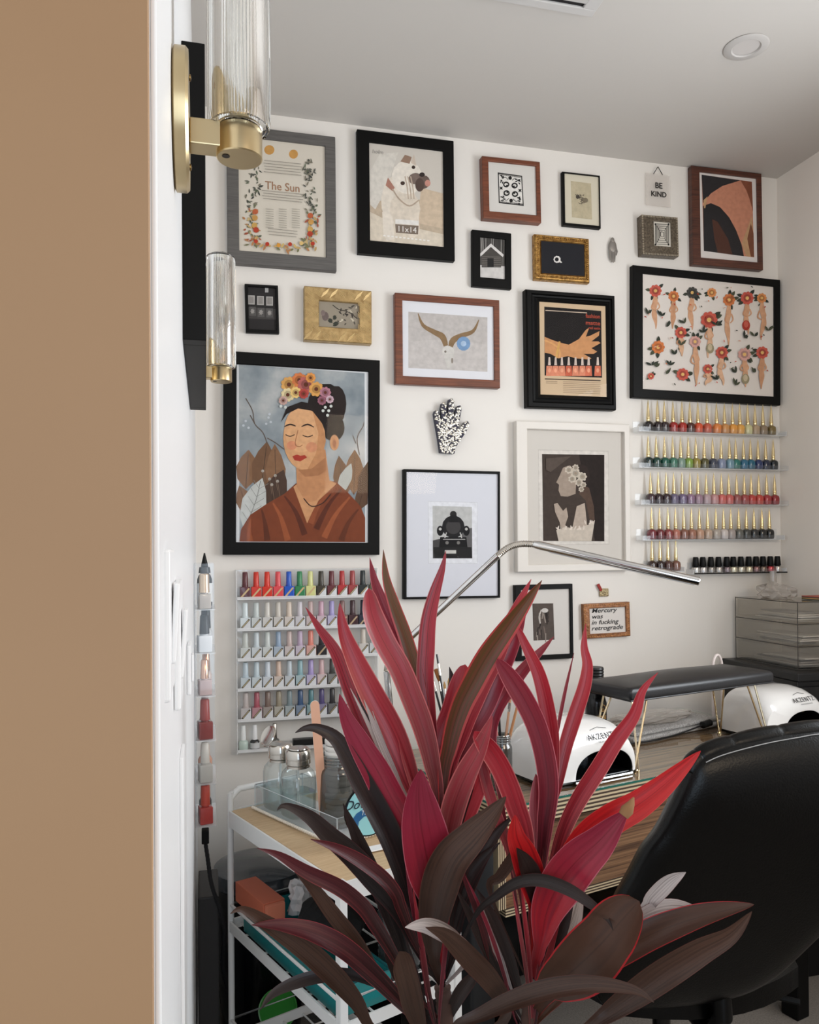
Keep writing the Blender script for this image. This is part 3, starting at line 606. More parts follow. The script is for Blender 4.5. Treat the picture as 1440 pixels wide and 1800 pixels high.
# --- flower bride photo
f = Frame('framed_photograph', 'tall white frame with white mat and sepia photo of a woman wearing flowers', 'picture', [(906.4, 739.5), (1107.5, 746), (1109, 1003), (911, 1005.3)], 0.026, mat((226, 220, 212), .45),
          [(924.7, 755.6), (1094.5, 760), (1096.5, 990.7), (926, 992)], profile=FLAT, recess=0.014)
f.bg((208, 202, 194)); f.poly([(946, 790), (1070, 792.5), (1071.5, 957), (947.5, 958)], (198, 191, 183)); f.poly([(947.2, 791.5), (1068.8, 794), (1070.2, 955.8), (948.7, 956.8)], (214, 208, 200))
f.poly([(953, 798), (1062.6, 799.7), (1062.6, 951.5), (955, 950.8)], (66, 56, 50)); f.poly([(1018, 799), (1062.6, 799.7), (1062.6, 951.5), (1046, 951)], (40, 32, 29))
f.blob(1022, 836, 15, 20, (48, 38, 34)); f.poly([(1022, 850), (1036, 858), (1044, 890), (1046, 920), (1036, 912), (1030, 880), (1018, 868)], (84, 66, 56))
f.poly([(990, 822), (984, 836), (978, 848), (983, 852), (982, 862), (986, 872), (998, 873), (1012, 868), (1014, 830), (1002, 818)], (158, 142, 128))
for (x, y, r_) in ((1000, 826, 7), (1012, 832, 9), (1024, 838, 8), (1006, 842, 7), (1018, 848, 7), (1022, 860, 5), (1012, 822, 6), (1026, 852, 5)): flower(x, y, r_, (196, 184, 168), (150, 134, 116), 7)
f.poly([(974, 886), (980, 884), (990, 898), (996, 892), (999, 908), (994, 922), (1002, 951), (988, 951), (984, 918), (976, 900)], (170, 154, 140))
f.poly([(1014, 890), (1028, 884), (1032, 920), (1036, 951), (1012, 951), (1006, 930)], (178, 162, 148)); f.poly([(978, 932), (994, 926), (1012, 930), (1036, 922), (1046, 914), (1040, 951), (982, 951)], (196, 184, 170))
for k in range(16): x = 980+k*4.2; f.leaf(x, 932-(k > 11)*10, 9, 3, random.uniform(-2.6, -.6), (214, 202, 190))
f.poly([(960, 806), (1004, 802), (968, 830), (960, 826)], (84, 73, 66)); f.done()
# --- lower black frame
f = Frame('framed_photograph', 'black frame with white mat and blurred sepia photo, partly behind the red leaves', 'picture', [(903.9, 1028), (1005.6, 1027), (1009.8, 1158.3), (908.5, 1160.8)], 0.018, BF,
          [(914, 1036.5), (1000, 1035.5), (1002.5, 1150), (918, 1151.5)], profile=FLAT)
f.bg((214, 209, 203)); f.poly([(936, 1061), (972.6, 1060.5), (975, 1124.5), (938, 1126)], (88, 78, 72))
for k in range(20): x = random.uniform(944, 968); y = random.uniform(1070, 1115); f.line([(x, y), (x+random.uniform(-4, 4), y+random.uniform(8, 18))], 2, random.choice([(120, 106, 98), (62, 54, 50), (150, 138, 128), (46, 40, 38)]))
f.blob(958, 1073, 6, 4, (206, 200, 194)); f.line([(952, 1072), (948, 1084), (950, 1096)], 2.4, (196, 188, 180)); f.done()
# --- mercury sign
f = Frame('framed_quote', 'small beaded copper-gold frame with black handwritten words on white', 'picture', [(1024.7, 1061), (1106.3, 1059), (1109.4, 1119), (1031.7-4, 1122)], 0.016, noise_mat('copper_gold', [(0.3, (112, 68, 38)), (0.7, (160, 106, 62))], (1, 1, 1), 90, .4, bump=.8, metal=.3),
          [(1035, 1069), (1098.5, 1067), (1100.5, 1111.5), (1037, 1113.5)], profile=FLAT)
f.bg((220, 214, 208)); f.done()
for i, tx in enumerate(('Mercury', 'was', 'in fucking', 'retrograde')): f.text(tx, 1040, 1077.5+i*10.6-.3*i, 7.6, (28, 26, 26), align='LEFT', shear=.25, offset=.012, sx=(1.3, 1.3, 1.25, 1.28)[i])
b = MB()
for k in range(20):
    for sg in (-1, 1): b.sphere((f.w*(-.48+.96*k/19), -.016, sg*f.h*.45), .0022, n=6)
for k in range(14):
    for sg in (-1, 1): b.sphere((sg*f.w*.46, -.016, f.h*(-.45+.9*k/13)), .0022, n=6)
b.build('beading', mat((196, 140, 84), .4, .4), f.root)
# --- hanging sign BE KIND
q = [onY(x, y, D-.008) for x, y in ((1136.5, 303.5), (1178.7, 309), (1177, 365), (1136.5, 360))]
c = avg(*q); sg = thing('hanging_sign', 'small clear acrylic sign reading BE KIND hung from a black cord', 'sign', (c.x, D-.0005, c.z))
wv, hv = (q[1]-q[0]).length/2, (q[0]-q[3]).length/2
MB().box((-wv, -.009, -hv), (wv, -.006, hv), bev=.0008).build('panel', clear_mat('sign_acrylic', (250, 248, 246), .02, .05, .22), sg)
text_obj('lettering', 'BE', .026, mat((20, 18, 18), .6), sg, (0.001, -.0094, .006), offset=.0006); text_obj('lettering', 'KIND', .024, mat((20, 18, 18), .6), sg, (0.001, -.0094, -.022), offset=.0006)
tp = onY(1157, 293, D-.008)-c
MB().tube([(-.017, -.0075, hv-.001), (tp.x, -.0075, tp.z), (.017, -.0075, hv-.001)], .0014, n=6).build('cord', mat((26, 24, 24), .8), sg)
MB().tube([(tp.x, 0, tp.z-.001), (tp.x, -.008, tp.z-.001)], .0014, n=6).build('nail', STEEL, sg)
# --- hands on the wall
def hand_outline():
    # palm with five fingers, unit width about 1, height about 1.6
    return [(-.30, -.80), (-.38, -.30), (-.46, .10), (-.50, .34), (-.47, .42), (-.38, .42), (-.33, .30), (-.27, .14), (-.27, .50), (-.24, .64), (-.15, .66), (-.10, .55), (-.07, .22), (-.03, .56), (.0, .76), (.09, .80), (.15, .72), (.14, .46), (.13, .2), (.20, .40), (.28, .58), (.37, .60), (.41, .50), (.36, .26), (.30, .02), (.31, -.10), (.42, -.02), (.52, .12), (.62, .14), (.66, .06), (.60, -.10), (.46, -.30), (.30, -.50), (.18, -.66), (.16, -.82)]
c0 = onY(790, 748, D-.018)
ho = thing('milagro_hand', 'navy wooden hand covered in small silver charms, left palm out', 'ornament', (c0.x, D-.0005, c0.z))
S = .086
hp = [(x*S*1.12, z*S*1.22) for x, z in hand_outline()]
hand = MB().prism(hp, -.020, 0).build('wooden_hand', mat((24, 26, 54), .4), ho)
bm_ = MB()
def inside(x, z, P):
    c_ = False; j = len(P)-1
    for i in range(len(P)):
        if (P[i][1] > z) != (P[j][1] > z) and x < (P[j][0]-P[i][0])*(z-P[i][1])/(P[j][1]-P[i][1])+P[i][0]: c_ = not c_
        j = i
    return c_
n_ = 0
while n_ < 430:
    x, z = random.uniform(-.6, .75)*S, random.uniform(-1.0, 1.0)*S
    if inside(x, z, hp) and inside(x+.0014, z, hp) and inside(x-.0014, z, hp):
        bm_.sphere((x, -.0205, z), (random.uniform(.0018, .0038), .0016, random.uniform(.002, .0052)), n=7, M=Matrix.Rotation(random.uniform(0, 3), 3, 'Y')); n_ += 1
bm_.build('charms', mat((214, 210, 200), .25, .9), ho)
c1 = onY(1077, 442, D-.006)
sh = thing('silver_hand', 'small slim grey metal hand with fingers pointing down, right of the gold frame', 'ornament', (c1.x, D-.0005, c1.z))
b = MB(); b.sphere((0, -.006, .014), (.0145, .006, .024), n=14); b.sphere((0, -.006, .034), (.007, .005, .012), n=10)
for i, (dx, L) in enumerate(((-.0105, .022), (-.0045, .030), (.0015, .032), (.0072, .028))):
    b.tube([(dx, -.007, .006), (dx, -.009, -.01), (dx*.85, -.008, -.012-L*.8)], [.0032, .003, .0016], n=8)
b.tube([(.011, -.006, .016), (.0155, -.007, .0), (.0125, -.007, -.012)], [.003, .0028, .0016], n=8)
b.build('cast_hand', mat((150, 144, 138), .35, .5), sh)
c2 = onY(1062.5, 1041, D-.006)
tk = thing('wall_charm', 'tiny brass filigree charm with a red ribbon above the handwritten quote', 'ornament', (c2.x, D-.0005, c2.z))
MB().box((-.016, -.006, -.014), (.016, 0, .012), bev=.002).build('plaque', noise_mat('filigree', [(0.35, (110, 92, 62)), (0.6, (196, 178, 138))], (1, 1, 1), 260, .35, bump=1, metal=.5), tk)
MB().box((-.012, -.008, .010), (-.003, -.004, .034), M=Matrix.Rotation(R(-28), 4, 'Y')).build('ribbon', mat((150, 40, 34), .7), tk)
# ================================================================ CEILING FITTINGS
pc = onZ(1312, 82, ZC); rl = thing('recessed_light', 'round white recessed ceiling light in the ceiling at right', 'ceiling light', (pc.x, pc.y, ZC))
MB().lathe([(.034, -.0005), (.054, -.0005), (.055, -.002), (.052, -.004), (.036, -.005), (.033, -.002)], n=40, cap=False).build('trim_ring', mat((196, 192, 188), .6), rl)
MB().lathe([(.0, -.0015), (.034, -.0015), (.034, -.0005)], n=40, cap=False).build('lens', mat((208, 203, 199), .5), rl)
pv = onZ(965, -52, ZC); av = thing('ceiling_vent', 'white ceiling air vent with dark slots cut by the top edge of the photo', 'vent', (pv.x, pv.y, ZC))
b = MB()
b.box((-.16, -.11, -.008), (.16, -.085, -.0005), bev=.002); b.box((-.16, .085, -.008), (.16, .11, -.0005), bev=.002); b.box((-.16, -.085, -.008), (-.125, .085, -.0005), bev=.002); b.box((.125, -.085, -.008), (.16, .085, -.0005), bev=.002)
b.build('frame', mat((206, 203, 200), .6), av); MB().box((-.125, -.085, -.003), (.125, .085, -.0005)).build('backing', mat((30, 26, 26), .9), av)
b = MB()
for k in range(7): b.box((-.125, -.075+k*.022, -.008), (.125, -.063+k*.022, -.004))
b.build('slats', mat((200, 197, 194), .6), av)
# ================================================================ POLISH RACKS
PAL = {'black': (20, 18, 20), 'maroon': (88, 36, 42), 'red': (176, 40, 36), 'orange': (208, 90, 44), 'brown': (92, 60, 48), 'amber': (214, 150, 64), 'cream': (212, 204, 176), 'tan': (176, 146, 116), 'olive': (96, 88, 52), 'dark green': (22, 58, 50), 'green': (40, 110, 84), 'lime': (128, 156, 62), 'pale green': (126, 148, 132), 'slate': (62, 66, 82), 'light blue': (122, 150, 176), 'teal': (34, 100, 118), 'blue': (36, 88, 186), 'navy': (30, 40, 72), 'purple': (106, 92, 124), 'lilac': (158, 128, 148), 'lavender': (172, 160, 206), 'pink': (206, 150, 150), 'coral': (214, 100, 88), 'grey': (108, 106, 102), 'white': (214, 216, 214), 'yellow': (214, 214, 146), 'beige': (196, 172, 150), 'mauve': (160, 78, 78), 'salmon': (214, 130, 116)}
def cname(c): return min(PAL, key=lambda k: sum((a-b)**2 for a, b in zip(PAL[k], c)))
ORD = ['first', 'second', 'third', 'fourth', 'fifth', 'sixth', 'seventh', 'eighth', 'ninth', 'tenth', 'eleventh', 'twelfth', 'thirteenth', 'fourteenth', 'fifteenth', 'sixteenth', 'seventeenth']
def proto_mesh(mb, name):
    o = mb.build(name, mat((128, 128, 128))); me = o.data; COL.objects.unlink(o); bpy.data.objects.remove(o); return me
def inst(name, me, parent, m, loc=(0, 0, 0)):
    o = bpy.data.objects.new(name, me); COL.objects.link(o); o.parent = parent; o.location = loc
    if m is not None: o.material_slots[0].link = 'OBJECT'; o.material_slots[0].material = m
    return o
# gold-spiked bottles: body 0.026 wide
mpx = (onY(1250, 850, D-.02)-onY(1251, 850, D-.02)).length
gb = proto_mesh(MB().lathe([(.0105, 0), (.0128, .0015), (.0136, .008), (.0138, .022), (.0125, .028), (.0085, .032), (.0055, .0335)], n=20, sq=3.2), 'glass_body')
gc = proto_mesh(MB().lathe([(.0058, .0335), (.0062, .0345), (.0062, .0405), (.0046, .0415), (.0062, .043), (.0062, .046), (.0058, .048), (.0044, .068), (.0024, .092), (.0003, .106)], n=16), 'spike_cap')
def G(c): return mat(c, .12, 0, coat=.6)
rows = [
 ([205, 272, 322, 385, 450, 507, 565, 630, 700, 757, 815, 868, 925, 978, 1035, 1095], 296, [(25, 20, 22), (38, 25, 28), (50, 35, 38), (150, 30, 28), (165, 38, 28), (75, 35, 28), (205, 75, 40), (190, 85, 60), (215, 125, 55), (200, 140, 80), (220, 150, 60), (220, 160, 70), (205, 200, 150), (175, 150, 120), (140, 120, 95), (120, 100, 55)], 'top'),
 ([205, 263, 323, 383, 440, 495, 550, 610, 672, 733, 793, 838, 895, 945, 1000, 1055, 1110], 550, [(15, 40, 38), (20, 60, 50), (25, 85, 70), (60, 115, 95), (120, 145, 130), (120, 150, 60), (145, 130, 60), (85, 80, 45), (60, 65, 80), (130, 140, 165), (110, 145, 160), (35, 110, 100), (40, 100, 130), (25, 95, 120), (35, 50, 95), (25, 35, 60), (15, 25, 35)], 'second'),
 ([222, 278, 335, 390, 450, 508, 565, 625, 680, 735, 788, 845, 900, 950, 1005, 1062, 1120], 808, [(60, 40, 48), (45, 28, 35), (50, 32, 40), (105, 95, 120), (110, 95, 125), (140, 110, 135), (155, 125, 140), (180, 155, 160), (190, 140, 140), (200, 100, 95), (195, 95, 90), (150, 80, 78), (160, 70, 70), (185, 60, 58), (190, 65, 55), (165, 45, 52), (145, 35, 42)], 'third'),
 ([230, 288, 348, 403, 462, 518, 575, 635, 695, 750, 803, 860, 915, 970, 1028, 1082], 1060, [(110, 35, 45), (105, 40, 45), (130, 55, 55), (170, 105, 90), (130, 85, 70), (155, 105, 85), (185, 145, 120), (185, 160, 140), (175, 165, 155), (200, 190, 185), (160, 150, 145), (95, 95, 90), (60, 62, 60), (35, 38, 40), (22, 24, 26), (18, 18, 20)], 'fourth'),
 ([232, 290, 348, 405], 1290, [(50, 30, 25), (45, 28, 28), (80, 50, 45), (120, 80, 65)], 'lowest')]
def Z4(x, y): return (1090+x/4.114, 690+y/4.114)
YB = D-.021
def rail(name, x0, x1, z, label):
    r_ = thing(name, label, 'shelf', ((x0+x1)/2, D-.0005, z)); wd = (x1-x0)/2
    MB().box((-wd, -.040, -.003), (wd, 0, -.0005), bev=.0006).build('ledge', ACRYLE, r_)
    MB().box((-wd, -.0425, -.003), (wd, -.0402, .013), bev=.0006).build('front_lip', ACRYL, r_)
    MB().box((-wd, -.0012, 0), (wd, -.0002, .035), bev=.0004).build('back_plate', ACRYL, r_)
    for s_ in (-1, 1): MB().box((s_*wd-.0012, -.040, -.003), (s_*wd+.0012, -.0013, .013), bev=.0004).build('end_plate', ACRYLE, r_)
    return r_
for xs, yb, cols, rn in rows:
    P = [onY(*Z4(x, yb), YB) for x in xs]; z = sum(p.z for p in P)/len(P)
    x0, x1 = P[0].x-.045, P[-1].x+(.045 if rn != 'lowest' else .02)
    if rn == 'lowest': x0 = P[0].x-.02
    rail('clear_rail', x0, x1, z-.0006, 'clear acrylic rail on the right holding the %s row of gold-capped polish' % rn)
    for i, (p, c) in enumerate(zip(P, cols)):
        t = thing('polish_bottle', '%s gold-capped polish bottle, %s from left on the %s gold-capped row' % (cname(c), ORD[i], rn), 'nail polish', (p.x, YB, z), random.uniform(-.1, .1), 'gold spike-capped polish bottles')
        inst('glass_body', gb, t, G(c)); inst('spike_cap', gc, t, GOLDL)
# black capped
xs = [548, 600, 658, 713, 773, 820, 875, 932, 985, 1035, 1088, 1140]
bb = proto_mesh(MB().lathe([(.0105, 0), (.0126, .002), (.0130, .014), (.0118, .018), (.006, .0205)], n=20), 'glass_body')
bc = proto_mesh(MB().lathe([(.0105, .0205), (.0112, .022), (.0088, .050), (.0075, .053)], n=18), 'tall_cap')
P = [onY(*Z4(x, 1300), YB) for x in xs]; z = sum(p.z for p in P)/len(P)
rr = rail('black_rail', P[0].x-.02, P[-1].x+.02, z-.0006, 'rail holding the row of black-capped bottles at right under the gold-capped rows')
MB().box((P[0].x-.02-rr.location.x, -.0445, -.003), (P[-1].x+.02-rr.location.x, -.043, .001)).build('front_trim', BLACKG, rr)
cc = [(196, 192, 186), (190, 184, 180), (150, 144, 138), (176, 168, 160), (120, 104, 108), (206, 196, 170), (196, 188, 170), (200, 186, 156), (120, 84, 82), (110, 92, 80), (170, 60, 66), (200, 192, 184)]
for i, (p, c) in enumerate(zip(P, cc)):
    t = thing('polish_bottle', '%s from left of the short silvery bottles with tall black caps' % ORD[i], 'nail polish', (p.x, YB, z), 0, 'black-capped polish bottles')
    inst('glass_body', bb, t, mat(c, .15, .6, coat=.5)); inst('tall_cap', bc, t, BLACKP)
# left rack with square gel bottles
YD = D-.022
ub = proto_mesh(MB().box((-.0143, -.014, 0), (.0143, .012, .0335), bev=.0012), 'square_body')
uc = proto_mesh(MB().lathe([(.0088, .0335), (.0088, .037), (.0080, .0375), (.0074, .0735), (.0062, .0755)], n=18), 'cap')
def lbl(white, stripe):
    b = MB(); y = -.0142
    if white: b.add([(-.0125, y, .0015), (.0130, y, .0015), (.0130, y, .0315)], [[0, 1, 2]], mat((214, 216, 218), .5))
    y = -.0145; a = math.atan2(.026, .023)
    pts = []
    for u, v in ((-.0165, -.0024), (-.0165, .0024), (.0165, .0024), (.0165, -.0024)): pts.append((u*math.cos(a)-v*math.sin(a), y, .0168+u*math.sin(a)+v*math.cos(a)))
    b.add(pts, [[0, 1, 2, 3]], stripe)
    pts = []
    for u, v in ((-.013, -.0010), (-.013, .0010), (.013, .0010), (.013, -.0010)): pts.append((u*math.cos(a)-v*math.sin(a), y-.0002, .0168+u*math.sin(a)+v*math.cos(a)))
    b.add(pts, [[0, 1, 2, 3]], mat((196, 178, 140), .35, .5)); return proto_mesh(b, 'diagonal_label')
L1 = lbl(False, mat((206, 170, 120), .4, .3)); L2 = lbl(True, mat((72, 64, 46), .5)); L3 = lbl(False, mat((176, 150, 124), .4))
D1 = [(90, 35, 40), (206, 48, 30), (212, 48, 26), (222, 78, 84), (34, 88, 190), (46, 128, 78), (212, 212, 144), (56, 50, 38), (100, 42, 48), (176, 42, 44), (156, 60, 60), (30, 38, 38), (80, 80, 56)]
D2 = [(216, 226, 228), (202, 210, 208), (212, 208, 200), (204, 198, 188), (214, 198, 182), (206, 200, 206), (190, 165, 162), (200, 162, 178), (168, 158, 206), (130, 96, 92), (64, 38, 42), (38, 42, 58), (50, 44, 44)]
D3 = [(200, 204, 198), (202, 212, 216), (204, 210, 206), (148, 168, 190), (196, 176, 170), (188, 168, 190), (216, 130, 114), (28, 26, 30), None, None, None, (204, 194, 182), (212, 216, 218)]
D4 = [(190, 204, 212), (194, 208, 214), (204, 212, 220), (206, 180, 162), (188, 198, 204), (138, 174, 180), (168, 152, 200), (206, 174, 174), (60, 60, 56), (200, 200, 196)]
D5 = [(188, 178, 174), (166, 84, 96), (124, 104, 94), (150, 140, 120), (128, 144, 148), (58, 84, 120), (84, 130, 136), (88, 78, 124), (48, 46, 48), (196, 192, 186)]
ZL = [onY(430, y, YD).z for y in (1052, 1106, 1158.5, 1211, 1264.5)]
xa, xb = onY(416, 1100, D-.045).x, onY(664, 1100, D-.045).x
zt, zb = onY(416, 1002, D-.045).z, onY(417, 1326, D-.045).z
rk = thing('clear_rack', 'clear acrylic wall rack of square gel polish below the largest black frame', 'rack', ((xa+xb)/2, D-.0005, zb)); hw = (xb-xa)/2
for s_ in (-1, 1): MB().box((s_*hw-.0015, -.045, 0), (s_*hw+.0015, 0, zt-zb), bev=.0005).build('side_panel', ACRYLE, rk)
MB().add([(-hw+.002, -.001, 0), (hw-.002, -.001, 0), (hw-.002, -.001, zt-zb), (-hw+.002, -.001, zt-zb)], [[0, 1, 2, 3]]).build('back_panel', ACRYL, rk)
MB().box((-hw+.002, -.045, zt-zb-.003), (hw-.002, -.004, zt-zb)).build('top_panel', ACRYL, rk)
for z in ZL+[zb+.006]:
    b = MB(); b.box((-hw+.002, -.045, z-zb-.003), (hw-.002, -.004, z-zb-.0004)); b.box((-hw+.002, -.0465, z-zb-.003), (hw-.002, -.0452, z-zb+.006)); b.build('shelf', ACRYLE, rk)
pitch = (onY(656, 1052, YD).x-onY(431, 1052, YD).x)/12; xs0 = onY(431, 1052, YD).x
for ri, (row, z, rn) in enumerate(zip((D1, D2, D3, D4, D5), ZL, ('top', 'second', 'third', 'fourth', 'fifth'))):
    for i, c in enumerate(row):
        if c is None: continue
        full = (ri == 0 and i < 7) or (ri == 1 and i >= 9) or (ri == 2 and i == 7)
        t = thing('gel_polish_bottle', '%s square polish bottle, %s from left on the %s shelf under the portrait' % (cname(c), ORD[i], rn), 'nail polish', (xs0+i*pitch, YD, z), 0, 'square gel polish bottles')
        body = c if full or ri == 0 else tuple(int(v*.55+200*.45) for v in c)
        inst('square_body', ub, t, mat(body, .2, coat=.5)); inst('cap', uc, t, mat(c, .3, coat=.3))
        inst('diagonal_label', L1 if (ri == 0 and i < 7) else (L3 if full else L2), t, None)
# bottom shelf of the rack
zf = zb+.006
def bottle(name, label, loc, cb, cc_, r=.012, hb=.03, hc=.035, lab=None, sq=None, cap_m=None, cat='nail polish', rc=.6):
    t = thing(name, label, cat, loc)
    if sq:
        MB().box((-r*.86, -r*.86, 0), (r*.86, r*.86, hb*.93), bev=.0022, seg=3, M=Matrix.Rotation(R(12), 4, 'Z')).lathe([(r*.5, hb*.92), (r*.5, hb)], n=16).build('bottle_body', mat(cb, .2, coat=.5), t)
    else: MB().lathe([(r*.88, 0), (r, .002), (r, hb*.8), (r*.8, hb*.93), (r*.5, hb)], n=24).build('bottle_body', mat(cb, .2, coat=.5), t)
    MB().lathe([(r*(rc+.1), hb), (r*(rc+.08), hb+hc*.15), (r*rc, hb+hc*.95), (r*rc*.8, hb+hc)], n=18).build('cap', cap_m or mat(cc_, .35), t)
    if lab: MB().lathe([(r*1.01, hb*.15), (r*1.01, hb*.7)], n=24, cap=False).build('label', mat(lab, .5), t)
    return t
for i, (x, cb, cc_, lab, nm) in enumerate(((428, (190, 206, 196), (236, 238, 236), None, 'pale green bottle with white cap at left end of the lowest rack shelf'), (448, (26, 26, 28), (240, 240, 240), (200, 200, 200), 'black bottle with grey label and white cap on the lowest rack shelf'), (483, (90, 88, 84), (210, 204, 190), None, 'dark bottle with a slim metal cap on the lowest rack shelf'))):
    p = onY(x, 1300, YD); bottle('polish_bottle', nm, (p.x, YD, zf), cb, cc_, .0135, .028, .042, lab, cap_m=(STEEL if i == 2 else None), rc=.45)
p = onY(548, 1300, YD); tag(MB().box((-.055, -.012, 0), (.055, .010, .022), bev=.002).build('storage_tin', mat((16, 16, 18), .4)), 'long flat black case lying on the lowest rack shelf', 'case').location = (p.x, YD, zf)
p = onY(627, 1300, YD); bottle('polish_jar', 'small black-lidded pot at the right end of the lowest rack shelf', (p.x, YD, zf), (120, 116, 110), (14, 14, 15), .013, .018, .012, rc=.9)
# rack on the left wall, seen edge on
sx0 = XL+.0005
YS = 1.86
side = [(985, 1068.5, 'black'), (1075, 1143.5, 'white'), (1146, 1217.5, 'pink'), (1222, 1294, 'brick'), (1297, 1368.5, 'cream'), (1371, 1440.5, 'scarlet')]
zs = [at(362, y1, YS/ray(362, y1).y).z for (_, y1, _) in side]; ztop = at(362, 990, YS/ray(362, 990).y).z
sr = thing('clear_rack', 'narrow six-tier clear acrylic rack on the left wall seen edge-on', 'rack', (sx0, YS, zs[-1]))
for dy in (-.045, .12): MB().box((0, dy-.001, -.002), (.044, dy+.001, ztop-zs[-1]), bev=.0004).build('side_panel', ACRYL, sr)
MB().box((0, -.044, -.002), (.002, .119, ztop-zs[-1])).build('back_panel', ACRYL, sr)
for z in zs: MB().box((.002, -.044, z-zs[-1]-.0025), (.046, .119, z-zs[-1]-.0003), bev=.0004).build('shelf', ACRYLE, sr)
XB_ = sx0+.022
def sb(i, dy, label, cb, cc_, **k): return bottle('polish_bottle', label, (XB_+k.pop('dx', 0), YS+dy, zs[i]), cb, cc_, **k)
sb(0, -.022, 'clear bottle with pale gold cap on the top tier of the edge-on rack', (186, 176, 166), (220, 190, 150), r=.015, hb=.036, hc=.042, rc=.7, cap_m=mat((216, 190, 160), .25, .7), sq=3)
q = bottle('squeeze_bottle', 'tall black squeeze bottle with nozzle on the top tier of the edge-on rack', (XB_+.001, YS+.035, zs[0]), (22, 22, 24), (14, 14, 15), .017, .078, .014, rc=.7, lab=(226, 226, 224), cat='bottle')
MB().lathe([(.008, .092), (.007, .1), (.003, .117), (.0015, .124)], n=14).build('nozzle', BLACKP, q)
sb(1, -.022, 'white-labelled bottle with black cap on the second tier of the edge-on rack', (230, 231, 232), (16, 16, 17), r=.017, hb=.040, hc=.042, rc=.55, sq=3)
sb(1, .03, 'taller black-capped bottle behind the white-labelled one on the edge-on rack', (206, 206, 206), (18, 18, 19), r=.014, hb=.048, hc=.046, rc=.7, dx=.003)
sb(2, -.022, 'pale pink bottle with rose gold cap on the third tier of the edge-on rack', (196, 172, 168), (200, 150, 120), r=.016, hb=.036, hc=.042, rc=.5, sq=4, cap_m=mat((222, 176, 148), .2, .9))
sb(2, .03, 'rose gold-capped bottle half hidden behind the pale pink one', (200, 180, 172), (190, 140, 116), r=.013, hb=.046, hc=.042, rc=.6, dx=.003, cap_m=mat((206, 160, 132), .2, .9))
sb(3, -.022, 'brick red square bottle and cap on the fourth tier of the edge-on rack', (128, 34, 30), (150, 52, 46), r=.0175, hb=.042, hc=.046, rc=.55, sq=4)
sb(3, .03, 'pale bottle mostly hidden behind the brick red one', (190, 176, 172), (176, 160, 156), r=.013, hb=.040, hc=.050, rc=.6)
sb(4, -.022, 'cream bottle with cream cap on the fifth tier of the edge-on rack', (206, 200, 190), (222, 214, 202), r=.0165, hb=.042, hc=.046, rc=.5, sq=5)
sb(4, .03, 'peach bottle behind the cream one on the edge-on rack', (206, 150, 124), (200, 168, 150), r=.016, hb=.046, hc=.026, rc=.6)
sb(5, -.022, 'bright orange-red square bottle on the lowest tier of the edge-on rack', (206, 36, 18), (220, 62, 28), r=.0165, hb=.040, hc=.044, rc=.55, sq=4)
sb(5, .03, 'dark bottle with amber cap behind the bright orange-red one', (40, 44, 46), (190, 120, 60), r=.014, hb=.044, hc=.038, rc=.7)
# ================================================================ LEFT WALL: mirror, sconces, switches
def dOf(Y, x, y): return Y/ray(x, y).y
zmb = onY(329, 597, 1.0).z; zmt = onY(329, 72, 1.0).z
mi = thing('wall_mirror', 'black box-framed mirror on the left wall seen edge-on between the two glass lamps', 'mirror', (XL, 1.25, (zmb+zmt)/2))
hz = (zmt-zmb)/2; b = MB()
b.box((.0003, -.25, -hz), (.028, -.225, hz), bev=.001); b.box((.0003, .225, -hz), (.028, .25, hz), bev=.001); b.box((.0003, -.225, hz-.025), (.028, .225, hz), bev=.001); b.box((.0003, -.225, -hz), (.028, .225, -hz+.025), bev=.001)
b.build('frame', mat((6, 6, 6), .5, spec=.2), mi); MB().box((.002, -.225, -hz+.025), (.022, .225, hz-.025)).build('mirror_glass', mat((220, 222, 224), .02, 1.0), mi)
FLUTED = mat((252, 252, 250), .0, 0, 0, 1.0, 1.46)
